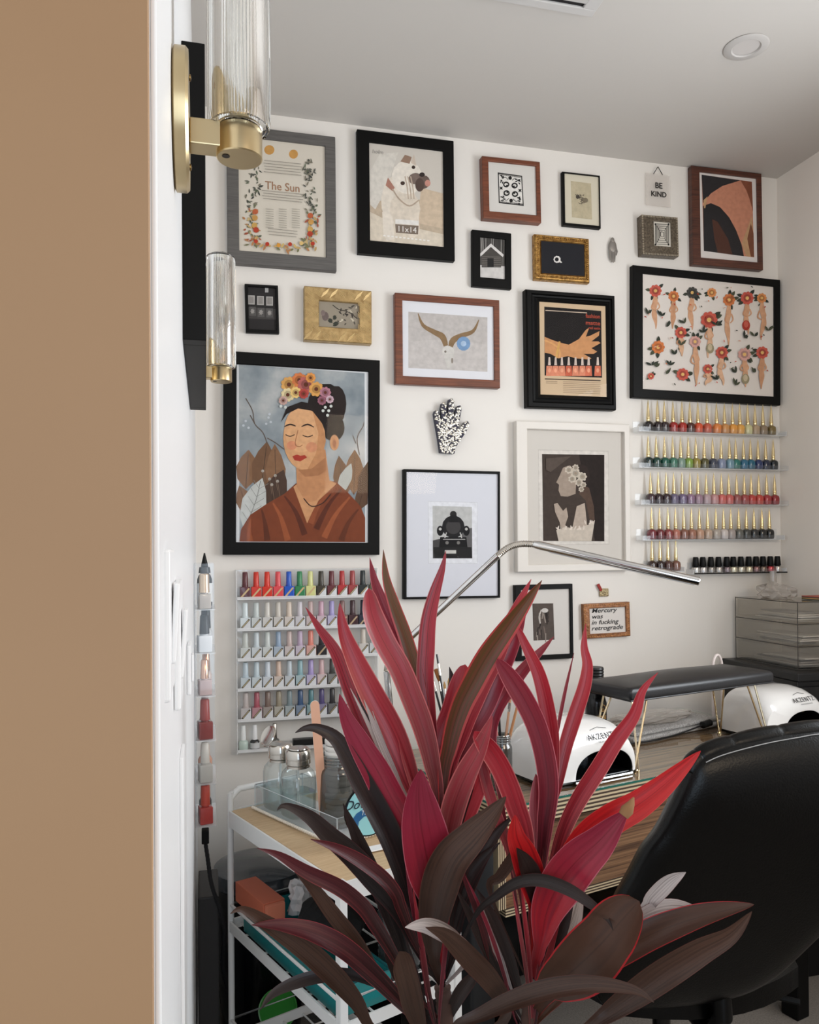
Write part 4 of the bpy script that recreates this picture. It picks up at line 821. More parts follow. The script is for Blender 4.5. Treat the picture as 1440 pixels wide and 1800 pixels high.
def sconce(label, Yc, zc):
    s_ = thing('wall_sconce', label, 'wall lamp', (XL, Yc, zc))
    b = MB(); Mx = Matrix.Translation((0, 0, .01)) @ Matrix.Rotation(R(90), 4, 'Y')
    b.lathe([(.055, .0003), (.0585, .002), (.0585, .011), (.056, .0135), (.0, .0135)], n=48, M=Mx, cap=False); b.build('backplate', BRASS, s_)
    for dz in (.040, -.040): MB().lathe([(.003, .0), (.003, .0012), (.0, .002)], n=10, M=Matrix.Translation((.0136, 0, .01+dz)) @ Matrix.Rotation(R(90), 4, 'Y'), cap=False).build('screw', mat((150, 120, 70), .3, 1), s_)
    MB().box((.0137, -.011, -.013), (.042, .011, .010), bev=.0012).build('arm', BRASS, s_)
    cx_ = .057
    MB().lathe([(.0, -.018), (.0195, -.018), (.0205, -.017), (.0205, .012), (.0195, .0135), (.0, .0135)], n=36, c=(cx_, 0, 0), cap=False).build('lamp_holder', BRASS, s_)
    MB().lathe([(.0035, -.0185), (.0035, -.0181)], n=10, c=(cx_-.012, -.004, 0)).build('set_screw', mat((40, 30, 20), .5), s_)
    # fluted glass
    vs = []; n = 112; prof = [(.0205, .008), (.026, .010), (.0272, .018), (.0272, .215), (.0255, .224), (.020, .228), (.006, .229)]
    for (r_, z) in prof:
        for k in range(n):
            a_ = 2*math.pi*k/n; rr_ = r_*(1+(.035 if k % 2 else -.025)*(1 if r_ > .021 else 0)); vs.append((cx_+rr_*math.cos(a_), rr_*math.sin(a_), z))
    m0 = len(prof)
    for (r_, z) in [(.005, .2265), (.0185, .2255), (.0235, .222), (.0245, .213), (.0245, .019), (.0235, .0125), (.0205, .0105)]:
        for k in range(n): a_ = 2*math.pi*k/n; vs.append((cx_+r_*math.cos(a_), r_*math.sin(a_), z))
    T_ = m0+7
    fs = [[i*n+k, i*n+(k+1) % n, ((i+1) % T_)*n+(k+1) % n, ((i+1) % T_)*n+k] for i in range(T_) for k in range(n)]
    MB().add(vs, fs, None, True).build('fluted_glass_shade', FLUTED, s_)
    MB().lathe([(.0095, .0136), (.0095, .045), (.0085, .047), (.0, .047)], n=20, c=(cx_, 0, 0), cap=False).build('bulb_socket', mat((206, 190, 150), .4, .4), s_)
    MB().lathe([(.006, .047), (.0085, .056), (.0085, .125), (.006, .133), (.0, .135)], n=18, c=(cx_, 0, 0), cap=False).build('bulb', clear_mat('bulb_glass', (245, 240, 230), .2, .05, .2), s_)
    return s_
# place by the holder centres
def yfor(px, py, X):
    r_ = ray(px, py); return X*r_.y/r_.x
p1 = at(425, 246, .72); p2 = at(386, 655, 1.54)
sconce('nearer brass wall lamp, its fluted glass tube cut by the top of the photo', p1.y, p1.z)
sconce('farther brass wall lamp with fluted glass tube, below and beyond the nearer one', p2.y, p2.z)
def plate(name, label, cat, px, y0, y1, Y, wy, tilt=0):
    a = onY(px, y0, Y); c_ = onY(px, y1, Y); hgt = (a.z-c_.z)/2
    s_ = thing(name, label, cat, (XL, Y, (a.z+c_.z)/2))
    MB().box((.0002, -wy/2, -hgt), (.0055, wy/2, hgt), bev=.002).build('cover_plate', WHITE, s_)
    MB().box((.0056, -wy*.22, -hgt*.55), (.009, wy*.22, hgt*.55), bev=.0015, M=Matrix.Rotation(R(tilt), 4, 'Y')).build('rocker', WHITE, s_)
    return s_
plate('light_switch', 'white light switch plate nearest the tan wall edge, seen edge-on', 'switch', 298, 965, 1218, .51, .07, 3)
plate('light_switch', 'second white switch plate with raised paddle, just beyond the nearest one', 'switch', 318, 1020, 1235, .70, .075, 4)
plate('wall_outlet', 'small white outlet plate on the left wall between switches and edge-on rack', 'outlet', 334, 1130, 1215, 1.15, .07, 0)
struct(MB().box((XL, Y0+.012, .0), (XL+.003, Y0+.06, ZC-.001), bev=.001).build('trim_1', WHITE))
struct(MB().box((XL, .80, .0), (XL+.0035, .86, 1.07), bev=.001).build('trim_2', WHITE))
struct(MB().box((XL, .9, .0), (XL+.005, D-.013, .10), bev=.002).build('baseboard_left', WHITE))
# ================================================================ BLACK CABINET AND DRAWERS IN THE CORNER
kb = thing('black_cabinet', 'tall black cabinet in the right corner under the clear drawer box', 'cabinet', (1.80, 2.16, 0))
MB().box((-.115, -.17, 0), (.115, .17, .87), bev=.003).build('body', mat((15, 15, 16), .4), kb)
MB().box((-.12, -.18, .871), (.12, .175, .895), bev=.003).build('top_panel', mat((22, 22, 23), .35), kb)
dd = MB().box((-.108, -.185, .42), (.108, -.171, .855), bev=.002).build('door', mat((17, 17, 18), .35), kb)
MB().sphere((.0, -.191, .81), .006, n=10).build('knob', STEEL, dd)
du = thing('drawer_unit', 'clear acrylic box of three drawers full of papers on the black cabinet', 'drawers', (1.82, 2.185, .8955))
HW, HD, HH = .088, .145, .205
b = MB()
for z in (.0, HH-.004): b.box((-HW, -HD, z), (HW, HD, z+.004))
b.box((-HW, -HD, .004), (-HW+.003, HD, HH-.004)); b.box((HW-.003, -HD, .004), (HW, HD, HH-.004)); b.box((-HW+.003, HD-.003, .004), (HW-.003, HD, HH-.004))
b.build('shell', clear_mat('drawer_acrylic', (248, 247, 245), .05, .05, .02), du)
DK = mat((60, 56, 52), .3)
b = MB()
for z in (.0, .069, .137, HH-.002):
    b.tube([(-HW, HD, z), (-HW, -HD, z), (HW, -HD, z)], .0014, n=5)
for p_ in ((-HW, -HD), (-HW, HD), (HW, -HD)): b.tube([(p_[0], p_[1], 0), (p_[0], p_[1], HH)], .0012, n=5)
b.build('edges', DK, du)
for i in range(3):
    z = .006+i*.0685
    dr = MB().box((-HW+.005, -HD-.002, z), (HW-.005, -HD+.001, z+.060), bev=.0008).box((-HW+.005, -HD+.001, z), (-HW+.007, HD-.006, z+.055)).box((-HW+.007, -HD+.001, z), (HW-.005, HD-.006, z+.002)).build('drawer', clear_mat('drawer_front%d' % i, (248, 247, 245), .05, .05, .03), du)
    MB().lathe([(.006, 0), (.006, .008), (.0, .009)], n=12, M=Matrix.Translation((0, -HD-.002, z+.03)) @ Matrix.Rotation(R(90), 4, 'X'), cap=False).build('knob', ACRYLE, dr)
    b = MB()
    for k in range(5):
        x0 = random.uniform(-HW+.012, -HW+.05); y0 = random.uniform(-HD+.01, -HD+.06); zz = z+.0035+k*.0045
        M_ = Matrix.Translation((0, 0, zz)) @ Matrix.Rotation(random.uniform(-.1, .1), 4, 'Z')
        b.box((x0, y0, 0), (x0+random.uniform(.07, .11), y0+random.uniform(.14, .2), .0035), random.choice([mat((196, 190, 182), .7), mat((150, 144, 138), .7), mat((90, 86, 82), .6), mat((206, 200, 190), .7)]), M=M_)
    o = b.build('papers', None); tag(o, 'papers and packets lying in the %s drawer of the clear drawer box' % ('bottom', 'middle', 'top')[i], 'papers'); o.location = du.location
def crumple(name, label, cat, loc, size, m, n=3, amp=.35, seed=1, rot=0):
    random.seed(seed); bm_ = bmesh.new(); bmesh.ops.create_icosphere(bm_, subdivisions=n, radius=1)
    for v in bm_.verts:
        k = 1+amp*(random.random()-.5); v.co = Vector((v.co.x*size[0]*k, v.co.y*size[1]*k, max(0, (v.co.z*k+.55)*size[2]*.65)))
    o = MB().bm(bm_, None, False).build(name, m); o.location = loc; o.rotation_euler = (0, 0, rot)
    return tag(o, label, cat)
crumple('plastic_bag', 'crumpled translucent plastic bag on top of the clear drawer box', 'bag', (1.785, 2.20, 1.1015), (.050, .06, .05), BAGM, 3, .5, 3)
t = thing('clear_tube', 'upright clear plastic tube at the back of the clear drawer box top', 'container', (1.86, 2.305, 1.1015)); MB().lathe([(.012, 0), (.012, .085), (.0, .086)], n=16, cap=False).build('tube', BAGM, t)
t = thing('magazine_stack', 'thin stack of coloured booklets on the front of the clear drawer box', 'booklets', (1.865, 2.09, 1.1015), .1)
for k, c in enumerate(((60, 70, 64), (190, 150, 90), (70, 66, 70), (180, 90, 70))): MB().box((-.035, -.045, k*.003), (.035+k*.002, .045, k*.003+.0028)).build('booklet', mat(c, .5), t)
# ================================================================ DESK
PD = Vector((.572, 1.504, 0)); AD = R(15)
def dk(u, v, z=.75): return Vector((PD.x+u*math.cos(AD)-v*math.sin(AD), PD.y+u*math.sin(AD)+v*math.cos(AD), z))
W_, V_ = 1.09, .52
ds = thing('desk', 'wood veneer desk with glass top and striped plywood edge, against the picture wall', 'desk', (PD.x, PD.y, 0), AD)
MB().box((.0, .0, .7442), (W_, V_, .7498), bev=.001).build('glass_top', None or clear_mat('desk_glass', (250, 253, 251), .02, .01, .0, .8), ds)
MB().box((-.0004, -.0006, .7446), (W_, .0, .7494)).box((-.0008, -.0006, .7446), (-.0004, V_, .7494)).build('glass_edge', GREENEDGE, ds)
b = MB(); b.box((.003, .003, .705), (W_-.003, V_-.003, .7438), DESKTOP)
for k in range(9):
    z = .705+k*.0043; m_ = PLY if k % 2 == 0 else PLYD
    b.box((.001, .001, z), (W_-.001, .003, z+.0043), m_); b.box((.001, .003, z), (.003, V_-.003, z+.0043), m_)
b.build('slab', None, ds)
b = MB(); b.box((.03, .03, .53), (1.0, .05, .69), VENEER); b.box((.03, .05, .53), (1.0, .45, .545), VENEER)
b.build('modesty_panel', None, ds)
b = MB()
for k in range(7):
    m_ = PLY if k % 2 == 0 else PLYD
    b.box((.012+k*.0026, .028, .53), (.012+(k+1)*.0026, .45, .69), m_)
    if k < 6: b.box((.03, .0295, .512+k*.003), (1.0, .45, .512+(k+1)*.003), m_)
b.build('plywood_edges', None, ds)
for (u, v) in ((.03, .05), (.03, .43), (1.0, .05), (1.0, .43)): MB().box((u, v, 0), (u+.05, v+.05, .5115 if u > .5 or v > 0 else .7), bev=.003).build('leg', BLACKP, ds)
MB().box((.04, .455, .10), (1.04, .475, .70)).build('back_panel', BLACKP, ds)
b = thing('black_box', 'black box-like unit standing against the left end of the desk', 'box', tuple(dk(-.066, .012, 0)), AD)
MB().box((0, 0, 0), (.058, .30, .725), bev=.008, seg=3).build('body', mat((26, 27, 29), .45), b); MB().box((.006, .006, .7255), (.052, .294, .731), bev=.003).build('lid', mat((34, 35, 38), .4), b)
# nail lamps
def nail_lamp(u, v, label, first=True):
    t = thing('nail_lamp', label, 'nail lamp', tuple(dk(u, v, .7502)), AD, None)
    n = 40; Wd, Dp = .262, .158
    def arch(w, h, y, e=3.0, x0=0.0, z0=.008):
        pts = []
        for k in range(n+1):
            a_ = math.pi*k/n; c_, s_ = math.cos(a_), math.sin(a_)
            pts.append((Wd/2+x0-(w/2)*math.copysign(abs(c_)**(2/e), c_), y, z0+h*abs(s_)**(2/e)))
        return pts
    secs = [arch(.170, .058, .0, 2.4, .032), arch(.180, .063, -.001, 2.4, .030), arch(Wd-.008, .086, .002, 3.2), arch(Wd, .101, .016, 3.4), arch(Wd, .114, .042, 3.6), arch(Wd, .120, .075, 3.6), arch(Wd-.001, .119, .130, 3.6), arch(Wd-.010, .110, .150, 3.4), arch(Wd-.05, .085, .158, 3.0)]
    vs = [p for s_ in secs for p in s_]; fs = []
    for i in range(len(secs)-1):
        for k in range(n): fs.append([i*(n+1)+k, i*(n+1)+k+1, (i+1)*(n+1)+k+1, (i+1)*(n+1)+k])
    fs.append([(len(secs)-1)*(n+1)+k for k in range(n+1)])
    MB().add(vs, fs, None, True).build('shell', mat((232, 230, 227), .16, coat=.8), t)
    secs = [arch(.168, .057, .001, 2.4, .032), arch(.160, .054, .02, 2.4, .032), arch(.155, .052, .14, 2.4, .030)]
    vs = [p for s_ in secs for p in s_]; fs = []
    for i in range(len(secs)-1):
        for k in range(n): fs.append([i*(n+1)+k, i*(n+1)+k+1, (i+1)*(n+1)+k+1, (i+1)*(n+1)+k])
    fs.append([(len(secs)-1)*(n+1)+k for k in range(n+1)])
    inn = MB().add(vs, fs, None, True).build('reflector', mat((150, 150, 150), .12, 1.0), t)
    b = MB()
    for k in range(6): b.sphere((Wd/2+.03+(-.055+.022*k), .03+.02*(k % 2), .058), (.006, .006, .003), mat((226, 210, 160), .3), n=8)
    b.build('led', None, inn)
    MB().box((.004, .006, 0), (Wd-.004, Dp-.006, .0078), bev=.002).build('base', BLACKG, t)
    MB().box((.075, -.004, .001), (.245, .13, .006), bev=.001).build('base_plate', CHROME, t)
    y, z = .0035, .090
    ti = R(58)
    text_obj('lettering', 'AKZENTZ', .0205, mat((30, 30, 32), .4), t, (.158, -.0038, .0926), (R(46), 0, 0), spacing=1.22, sx=.84, offset=-.0002, extr=.0005)
    text_obj('lettering', 'PROFESSIONAL', .0052, mat((110, 110, 112), .4), t, (.166, -.0060, .0848), (R(45), 0, 0), spacing=1.5)
    MB().tube([(.134, .016, .1095), (.158, .020, .1135), (.182, .016, .1095)], .0006, mat((40, 40, 42), .4), n=5).build('logo_arc', None, t)
    return t
nail_lamp(.153, .042, 'white domed nail lamp at the near left corner of the glass desk')
nail_lamp(.918, .075, 'white domed nail lamp behind the chair at the right of the desk')
# arm rest
ar = thing('arm_rest', 'long black leather nail arm rest on gold hairpin legs over the desk', 'arm rest', tuple(dk(.655, .125, .7502)), AD)
L_, B_ = .262, .082
bmx = bmesh.new(); bmesh.ops.create_cube(bmx, size=1); bmesh.ops.subdivide_edges(bmx, edges=list(bmx.edges), cuts=9, use_grid_fill=True)
for v in bmx.verts:
    x, y, z = v.co*2
    k = (1-abs(x)**5*.03); v.co = Vector((x*L_*(1-.05*abs(z)**4)*(1-.02*y*y), y*B_*(1-.08*abs(z)**4)*k, (.178 if z < 0 else .178)+z*.016+(.014*(1-x*x)*(1-y*y) if z > 0 else 0)))
cu = MB().bm(bmx, None, True).build('cushion', LEATHS, ar); md = cu.modifiers.new('bevel', 'BEVEL'); md.width = .006; md.segments = 3; md.limit_method = 'ANGLE'; md.angle_limit = R(50)
MB().tube([(-L_*.97, -B_*.96, .1645), (L_*.97, -B_*.96, .1645), (L_*.97, B_*.96, .1645), (-L_*.97, B_*.96, .1645)], .002, n=6, closed=True).build('piping', LEATHS, ar)
for sx_ in (-1, 1):
    for sy_ in (-1, 1):
        fx, fy = sx_*(L_-.028), sy_*(B_-.006)
        a_ = (fx-sx_*.055, fy-sy_*.02, .162); b_ = (fx-sx_*.015, fy-sy_*.03, .162)
        MB().tube(smooth_pts([a_, (fx-.004, fy, .012), (fx, fy, .004), (fx+.004, fy, .012), b_], 5), .0026, n=8).tube([(fx, fy, .0001), (fx, fy, .0035)], .007, n=14).build('hairpin_leg', mat((222, 204, 170), .2, 1.0), ar)
# brush jars
def mason(name, label, cat, p, r, h, m, rim=True, thr=3):
    t = thing(name, label, cat, tuple(p))
    MB().lathe([(.0, .003), (r*.9, .001), (r, .006), (r, h*.74), (r*.96, h*.80), (r*.84, h*.84), (r*.84, h)], n=28, cap=False).build('glass_body', m, t)
    b = MB()
    for k in range(thr): b.lathe([(r*.85, h*(.86+k*.045)), (r*.90, h*(.873+k*.045)), (r*.85, h*(.886+k*.045))], n=28, cap=False)
    b.lathe([(r*.82, h*.99), (r*.88, h*1.0), (r*.86, h*1.012), (r*.80, h*1.005)], n=28, cap=False); b.build('threaded_neck', clear_mat('glass_neck_'+label[:6], (206, 212, 212), .3, .05, .15), t); return t
def brush(label, a, bq, hc, tip=None, tc=(150, 100, 56), r=.0032, fer=True):
    a, bq = Vector(a), Vector(bq); t = thing('nail_brush', label, 'brush', tuple(a)); d_ = bq-a
    MB().tube([(0, 0, 0), d_*.3, d_*.8, d_*.82], [r*.55, r, r*.8, r*.8], hc, n=8).build('handle', None, t)
    if fer: MB().tube([d_*.82, d_*.92], [r*.85, r*.9], STEEL, n=8).build('ferrule', None, t)
    if tip == 'fan': MB().tube([d_*.92, d_*.97, d_*1.04, d_*1.05], [r*.9, r*1.8, r*2.6, r*1.8], mat(tc, .8), n=10).build('bristles', None, t)
    elif tip: MB().tube([d_*.92, d_*.96, d_*1.0], [r*.9, r*1.1, r*.2], mat(tc, .8), n=8).build('bristles', None, t)
    else: MB().tube([d_*.92 if fer else d_*.82, d_], [r*.8, r*.7], hc, n=8).build('handle_end', None, t)
    return t
BLK = mat((18, 17, 16), .3); WD = mat((176, 122, 80), .4); PK = mat((196, 150, 120), .35, .3)
j1 = dk(.0, .235, .7502)+Vector((.035, .0, 0)); j2 = dk(.072, .098, .7502)
mason('glass_jar', 'smoky glass jar of brushes beside the near nail lamp', 'jar', j2, .0235, .118, SMOKEG)
mason('glass_jar', 'clear glass jar of brushes behind the tall red leaves', 'jar', j1, .028, .125, GLASS)
def pt(px, py, d): return at(px, py, d)
J1 = j1+Vector((0, 0, .006)); J2 = j2+Vector((0, 0, .006))
for (px, py, lab, hc, tip, tc) in ((768, 1150, 'long black and gold brush leaning highest from the clear jar', BLK, None, None), (770, 1184, 'fan brush with brown bristles standing in the clear jar', BLK, 'fan', (150, 96, 50)), (758, 1184, 'black-handled brush at the left of the clear jar', BLK, None, None),
        (781, 1198, 'steel and pale-tipped brush right of the fan brush', STEEL, 'pt', (190, 150, 100)), (776, 1215, 'slim grey brush in the middle of the clear jar', mat((110, 110, 112), .3), 'pt', (60, 50, 46)), (789, 1192, 'gold-tipped brush at the right of the clear jar', WD, 'pt', (206, 160, 90))):
    off = Vector(((px-772)*.0006, .0, 0)); brush(lab, J1-off*.8, at(px, py, 1.86), hc, tip, tc or (0, 0, 0))
for (px, py, lab, hc, tip) in ((898, 1222, 'rosy metal brush handle leaning right from the smoky jar', PK, None), (917, 1210, 'tan wooden brush handle leaning farthest right from the smoky jar', WD, None), (876, 1235, 'dark brush handle upright in the smoky jar', BLK, None), (868, 1248, 'short pink tool in the smoky jar', mat((206, 130, 126), .4), None)):
    brush(lab, J2-Vector(((px-885)*.0003, 0, 0)), at(px, py, 1.72), hc, tip, r=.0036)
# black pump bottle
bt = thing('black_bottle', 'black bottle with ribbed cap and gold emblem behind the arm rest', 'bottle', tuple(dk(.50, .27, .7502)))
bt.scale = (1.15, 1.15, 1.36)
MB().lathe([(.022, 0), (.024, .004), (.024, .085), (.020, .098), (.013, .106), (.013, .112)], n=28).build('bottle_body', BLACKG, bt)
b = MB(); pr = [(.014, .112)]
for k in range(7): pr += [(.0175, .114+k*.0055), (.0185, .1165+k*.0055), (.0172, .119+k*.0055)]
pr += [(.0172, .153), (.0, .154)]; b.lathe(pr, n=28, cap=False); b.build('ribbed_cap', mat((20, 20, 21), .35), bt)
gm = mat((206, 160, 96), .35, .4)
em = MB().tube([(.0+.007*math.cos(a*.5), -.0252, .078+.006*math.sin(a*.5)) for a in range(13)], .0008, gm, n=5).tube([(-.006, -.0252, .070), (0, -.0252, .078), (.006, -.0252, .070)], .0008, gm, n=5).build('emblem', None, bt)
text_obj('lettering', 'HOPE', .0085, gm, bt, (0, -.0255, .058), offset=.0004)
em.rotation_euler = (0, 0, R(10))
# wool mat, clear packet, cable
wm = thing('folded_mat', 'folded grey wool mat on the desk under the arm rest', 'mat', tuple(dk(.79, .34, .7502)), AD+R(4))
WOOL = noise_mat('grey_wool', [(0.3, (130, 128, 126)), (0.7, (200, 198, 196))], (1, 1, 1), 260, .95, bump=.6)
MB().box((-.19, -.085, 0), (.19, .085, .012), bev=.005, seg=3).build('lower_fold', WOOL, wm); MB().box((-.17, -.075, .0125), (.18, .085, .024), bev=.005, seg=3).build('upper_fold', WOOL, wm)
pk = crumple('plastic_packet', 'crinkled clear plastic packet of white tools lying on the grey mat', 'packet', tuple(dk(.78, .35, .7755)), (.15, .06, .022), BAGM, 3, .3, 9, AD)
random.seed(12); b = MB()
for k in range(9): x, y = random.uniform(-.11, .11), random.uniform(-.045, .03); a_ = random.uniform(-.6, .6); b.tube([(x, y, .003), (x+.05*math.cos(a_), y+.05*math.sin(a_), .004+.008*random.random())], .0022, n=6)
tl = b.build('white_tools', mat((226, 226, 224), .4), pk)
cb = thing('power_cable', 'black cable with round plug draped over the edge of the grey mat', 'cable', tuple(dk(.79, .34, .7502)), AD)
MB().tube(smooth_pts([(-.20, -.10, .004), (-.12, -.108, .004), (-.04, -.098, .004), (.02, -.096, .010), (.08, -.094, .018)], 6), .0022, BLACKP, n=7).build('cord', None, cb)
MB().tube([(.08, -.094, .018), (.085, -.093, .018), (.12, -.088, .020), (.124, -.087, .020)], [.004, .010, .010, .006], BLACKP, n=14).build('plug', None, cb)
ct = thing('tubular_hook', 'small white tubular arch behind the right end of the arm rest', 'stand', tuple(dk(1.0, .30, .7502)), AD)
MB().tube(smooth_pts([(-.016, 0, .0), (-.018, 0, .15), (-.012, 0, .188), (.002, 0, .200), (.016, 0, .188), (.022, 0, .15), (.022, 0, .0)], 6), .0042, n=12).build('arch', mat((226, 214, 210), .25), ct); MB().lathe([(.03, 0), (.03, .004), (0, .005)], n=24, cap=False).build('foot', mat((220, 210, 206), .3), ct)
# ---- LED lamp clamped to the desk's back left corner
base = dk(.02, V_-.03, .7502)
dl_ = thing('desk_lamp', 'slim chrome desk lamp with bent gooseneck arching in front of the pictures', 'lamp', tuple(base))
def rel(px, py, d): return tuple(at(px, py, d)-base)
MB().box((-.022, -.03, 0), (.022, .022, .012), bev=.003).build('clamp', STEEL, dl_)
up_ = rel(680, 1180, 2.03)
MB().tube([(0, 0, .012), up_], .0085, CHROME, n=16).build('post', None, dl_)
def goose(pts, r):
    P = smooth_pts(pts, 14); rs = [r*(1.0 if k % 2 else .86) for k in range(len(P))]
    return MB().tube(P, rs, STEEL, n=16, cap=True)
goose([up_, rel(683, 1166, 2.03), rel(693, 1150, 2.02), rel(704, 1137, 2.01)], .0085).build('gooseneck', None, dl_)
MB().tube([rel(704, 1137, 2.01), rel(875, 977, 1.95)], .0084, CHROME, n=18).build('arm', None, dl_)
goose([rel(875, 977, 1.95), rel(893, 963, 1.945), rel(915, 956.5, 1.94), rel(940, 957, 1.935)], .0086).build('gooseneck', None, dl_)
hA, hB = Vector(rel(938, 956.5, 1.935)), Vector(rel(1230, 1022, 1.84))
hd = MB().tube([hA, hA+(hB-hA)*.04, hB-(hB-hA)*.004, hB], [.0088, .0105, .0100, .0085], CHROME, n=20).build('head', None, dl_)
dirv = (hB-hA).normalized(); MB().tube([hA+(hB-hA)*.10+Vector((0, 0, -.0085)), hA+(hB-hA)*.97+Vector((0, 0, -.0085))], .0035, mat((206, 206, 206), .4), n=8).build('light_strip', None, hd)
# ================================================================ CART
PB = Vector((.222, 1.352, 0)); AC = R(21.4)
def ck(x, y, z): return Vector((PB.x+x*math.cos(AC)-y*math.sin(AC), PB.y+x*math.sin(AC)+y*math.cos(AC), z))
CW, CL = .25, .47
CWH = mat((226, 226, 224), .4)
ca = thing('utility_cart', 'white three-tier metal cart with wooden top tray, left of the red plant', 'cart', tuple(PB), AC)
for (x, y) in ((0, 0), (CW, 0)): MB().box((x-.008, y-.008, .06), (x+.008, y+.008, .704), bev=.0015).build('post', CWH, ca)
MB().tube(smooth_pts([(0, CL, .06), (0, CL, .3), (0, CL, .705), (.004, CL, .728), (.018, CL, .742), (.04, CL, .745), (CW-.04, CL, .745), (CW-.018, CL, .742), (CW-.004, CL, .728), (CW, CL, .705), (CW, CL, .3), (CW, CL, .06)], 4), .0068, n=12).build('handle_frame', CWH, ca)
def tier(z, name, inlay):
    b = MB()
    b.box((-.006, .008, z-.034), (-.002, CL-.006, z)); b.box((CW+.002, .008, z-.034), (CW+.006, CL-.006, z)); b.box((.008, -.006, z-.034), (CW-.008, -.002, z)); b.box((.008, CL+.002, z-.034), (CW-.008, CL+.006, z))
    if inlay: b.box((0, 0, z-.02), (CW, CL, z-.006))
    return b.build(name, CWH, ca)
tp_ = tier(.702, 'top_tray', True); MB().box((.001, .001, .6965), (CW-.001, CL-.001, .7005), bev=.001).build('wood_inlay', OAKT, ca)
for z in (.455, .205):
    b = MB(); b.box((-.006, .008, z-.015), (-.002, CL-.006, z+.007)); b.box((CW+.002, .008, z-.015), (CW+.006, CL-.006, z+.007)); b.box((.008, -.006, z-.015), (CW-.008, -.002, z+.007)); b.box((.008, CL+.002, z-.015), (CW-.008, CL+.006, z+.007))
    b.build('tray_rail', CWH, ca)
    b = MB()
    for k in range(5): b.tube([(CW*(k+.5)/5, -.002, z-.008), (CW*(k+.5)/5, CL, z-.008)], .0022, n=6)
    for k in range(5): b.tube([(-.002, CL*(k+.5)/5, z-.012), (CW, CL*(k+.5)/5, z-.012)], .0022, n=6)
    b.build('wire_shelf', CWH, ca)
    MB().tube([(-.002, 0, z+.042), (CW, 0, z+.042), (CW, CL, z+.042), (-.002, CL, z+.042)], .0034, n=8, closed=True).build('guard_rail', CWH, ca)
for (x, y) in ((0, 0), (CW, 0), (0, CL), (CW, CL)): MB().lathe([(.0, -.012), (.022, -.012), (.024, -.009), (.024, .009), (.022, .012), (.0, .012)], n=20, M=Matrix.Translation((x, y, .0245)) @ Matrix.Rotation(R(90), 4, 'Y'), cap=False).box((x-.013, y-.006, .024), (x+.013, y+.006, .060)).build('caster', BLACKP, ca)
# acrylic tray with contents
ZT = .7028
o_ = onZ(593, 1487, ZT); TA = R(27.3)
tr = thing('acrylic_tray', 'clear acrylic tray with beaded edge on the cart top holding bottles and jars', 'tray', (o_.x, o_.y, ZT), TA)
TW, TL, TH = .125, .302, .052
MB().box((0, 0, 0), (TW, TL, .003)).build('base', ACRYLE, tr)
b = MB()
TRAYG = clear_mat('tray_acrylic', (244, 247, 248), .03, .02, .05)
for a_, c_ in (((0, 0, .003), (.003, TL, TH)), ((TW-.003, 0, .003), (TW, TL, TH)), ((.003, 0, .003), (TW-.003, .003, TH)), ((.003, TL-.003, .003), (TW-.003, TL, TH))): MB().box(a_, c_, bev=.0006).build('side_wall', TRAYG, tr)
b = MB(); b.tube([(0, 0, TH), (TW, 0, TH), (TW, TL, TH), (0, TL, TH)], .0009, n=5, closed=True)
for x, y in ((0, 0), (TW, 0), (0, TL), (TW, TL)): b.tube([(x, y, 0), (x, y, TH)], .0012, n=5)
b.build('bright_edges', mat((196, 202, 204), .2), tr)
b = MB()
for k in range(44): b.sphere((-.006, TL*k/43.0, .0036), .0035, n=8)
for k in range(18): b.sphere((TW*k/17.0, -.0062, .0036), .0035, n=8)
b.build('beaded_trim', mat((232, 224, 210), .35), tr)
def tk_(u, v, z=ZT+.0035): return Vector((o_.x+u*math.cos(TA)-v*math.sin(TA), o_.y+u*math.sin(TA)+v*math.cos(TA), z))
def dispenser(px, py, label, openlid):
    p = tk_(px, py); t = thing('pump_bottle', label, 'bottle', tuple(p), TA)
    MB().lathe([(.030, 0), (.0325, .003), (.0335, .012), (.0335, .078), (.031, .090), (.024, .099), (.0215, .102), (.0215, .108)], n=36, sq=3.2).build('glass_body', GLASS, t)
    MB().lathe([(.0, .003), (.0305, .003), (.0315, .050), (.0, .050)], n=32, sq=3.2, cap=False).build('liquid', clear_mat('remover_%d' % int(py*1000), (238, 246, 246), .08, .02, .03, edge=(120, 132, 132)), t)
    MB().lathe([(.0225, .100), (.0250, .101), (.0250, .106), (.0232, .1075), (.0232, .109), (.0268, .1095), (.0268, .118), (.0262, .1185), (.0262, .120), (.0268, .1205), (.0268, .135), (.0245, .1385), (.0, .1395)], n=36, cap=False).build('chrome_cap', STEEL, t)
    MB().tube([(0, 0, .006), (0, 0, .098)], .0024, mat((206, 212, 212), .3), n=8).build('dip_tube', None, t)
    if openlid:
        MB().lathe([(.0, 0), (.022, 0), (.0235, .003), (.022, .0055), (.017, .003), (.0, .003)], n=32, M=Matrix.Translation((-.028, 0, .158)) @ Matrix.Rotation(R(-62), 4, 'Y'), cap=False).build('flip_lid', STEEL, t)
    else: MB().lathe([(.021, .1398), (.0205, .142), (.0, .1425)], n=32, cap=False).build('flip_lid', STEEL, t)
    return t
dispenser(.042, .265, 'rear clear pump bottle with its steel lid flipped open on the acrylic tray', True)
dispenser(.042, .195, 'front clear pump bottle with closed steel cap on the acrylic tray', False)
mp_ = tk_(.072, .092); mj = mason('mason_jar', 'large smoky glass jar packed with white cotton pads on the acrylic tray', 'jar', mp_, .040, .142, SMOKEG)
cp = thing('cotton_pads', 'stack of white cotton pads rising out of the large smoky jar', 'cotton pads', (mp_.x, mp_.y, mp_.z+.006)); random.seed(4)
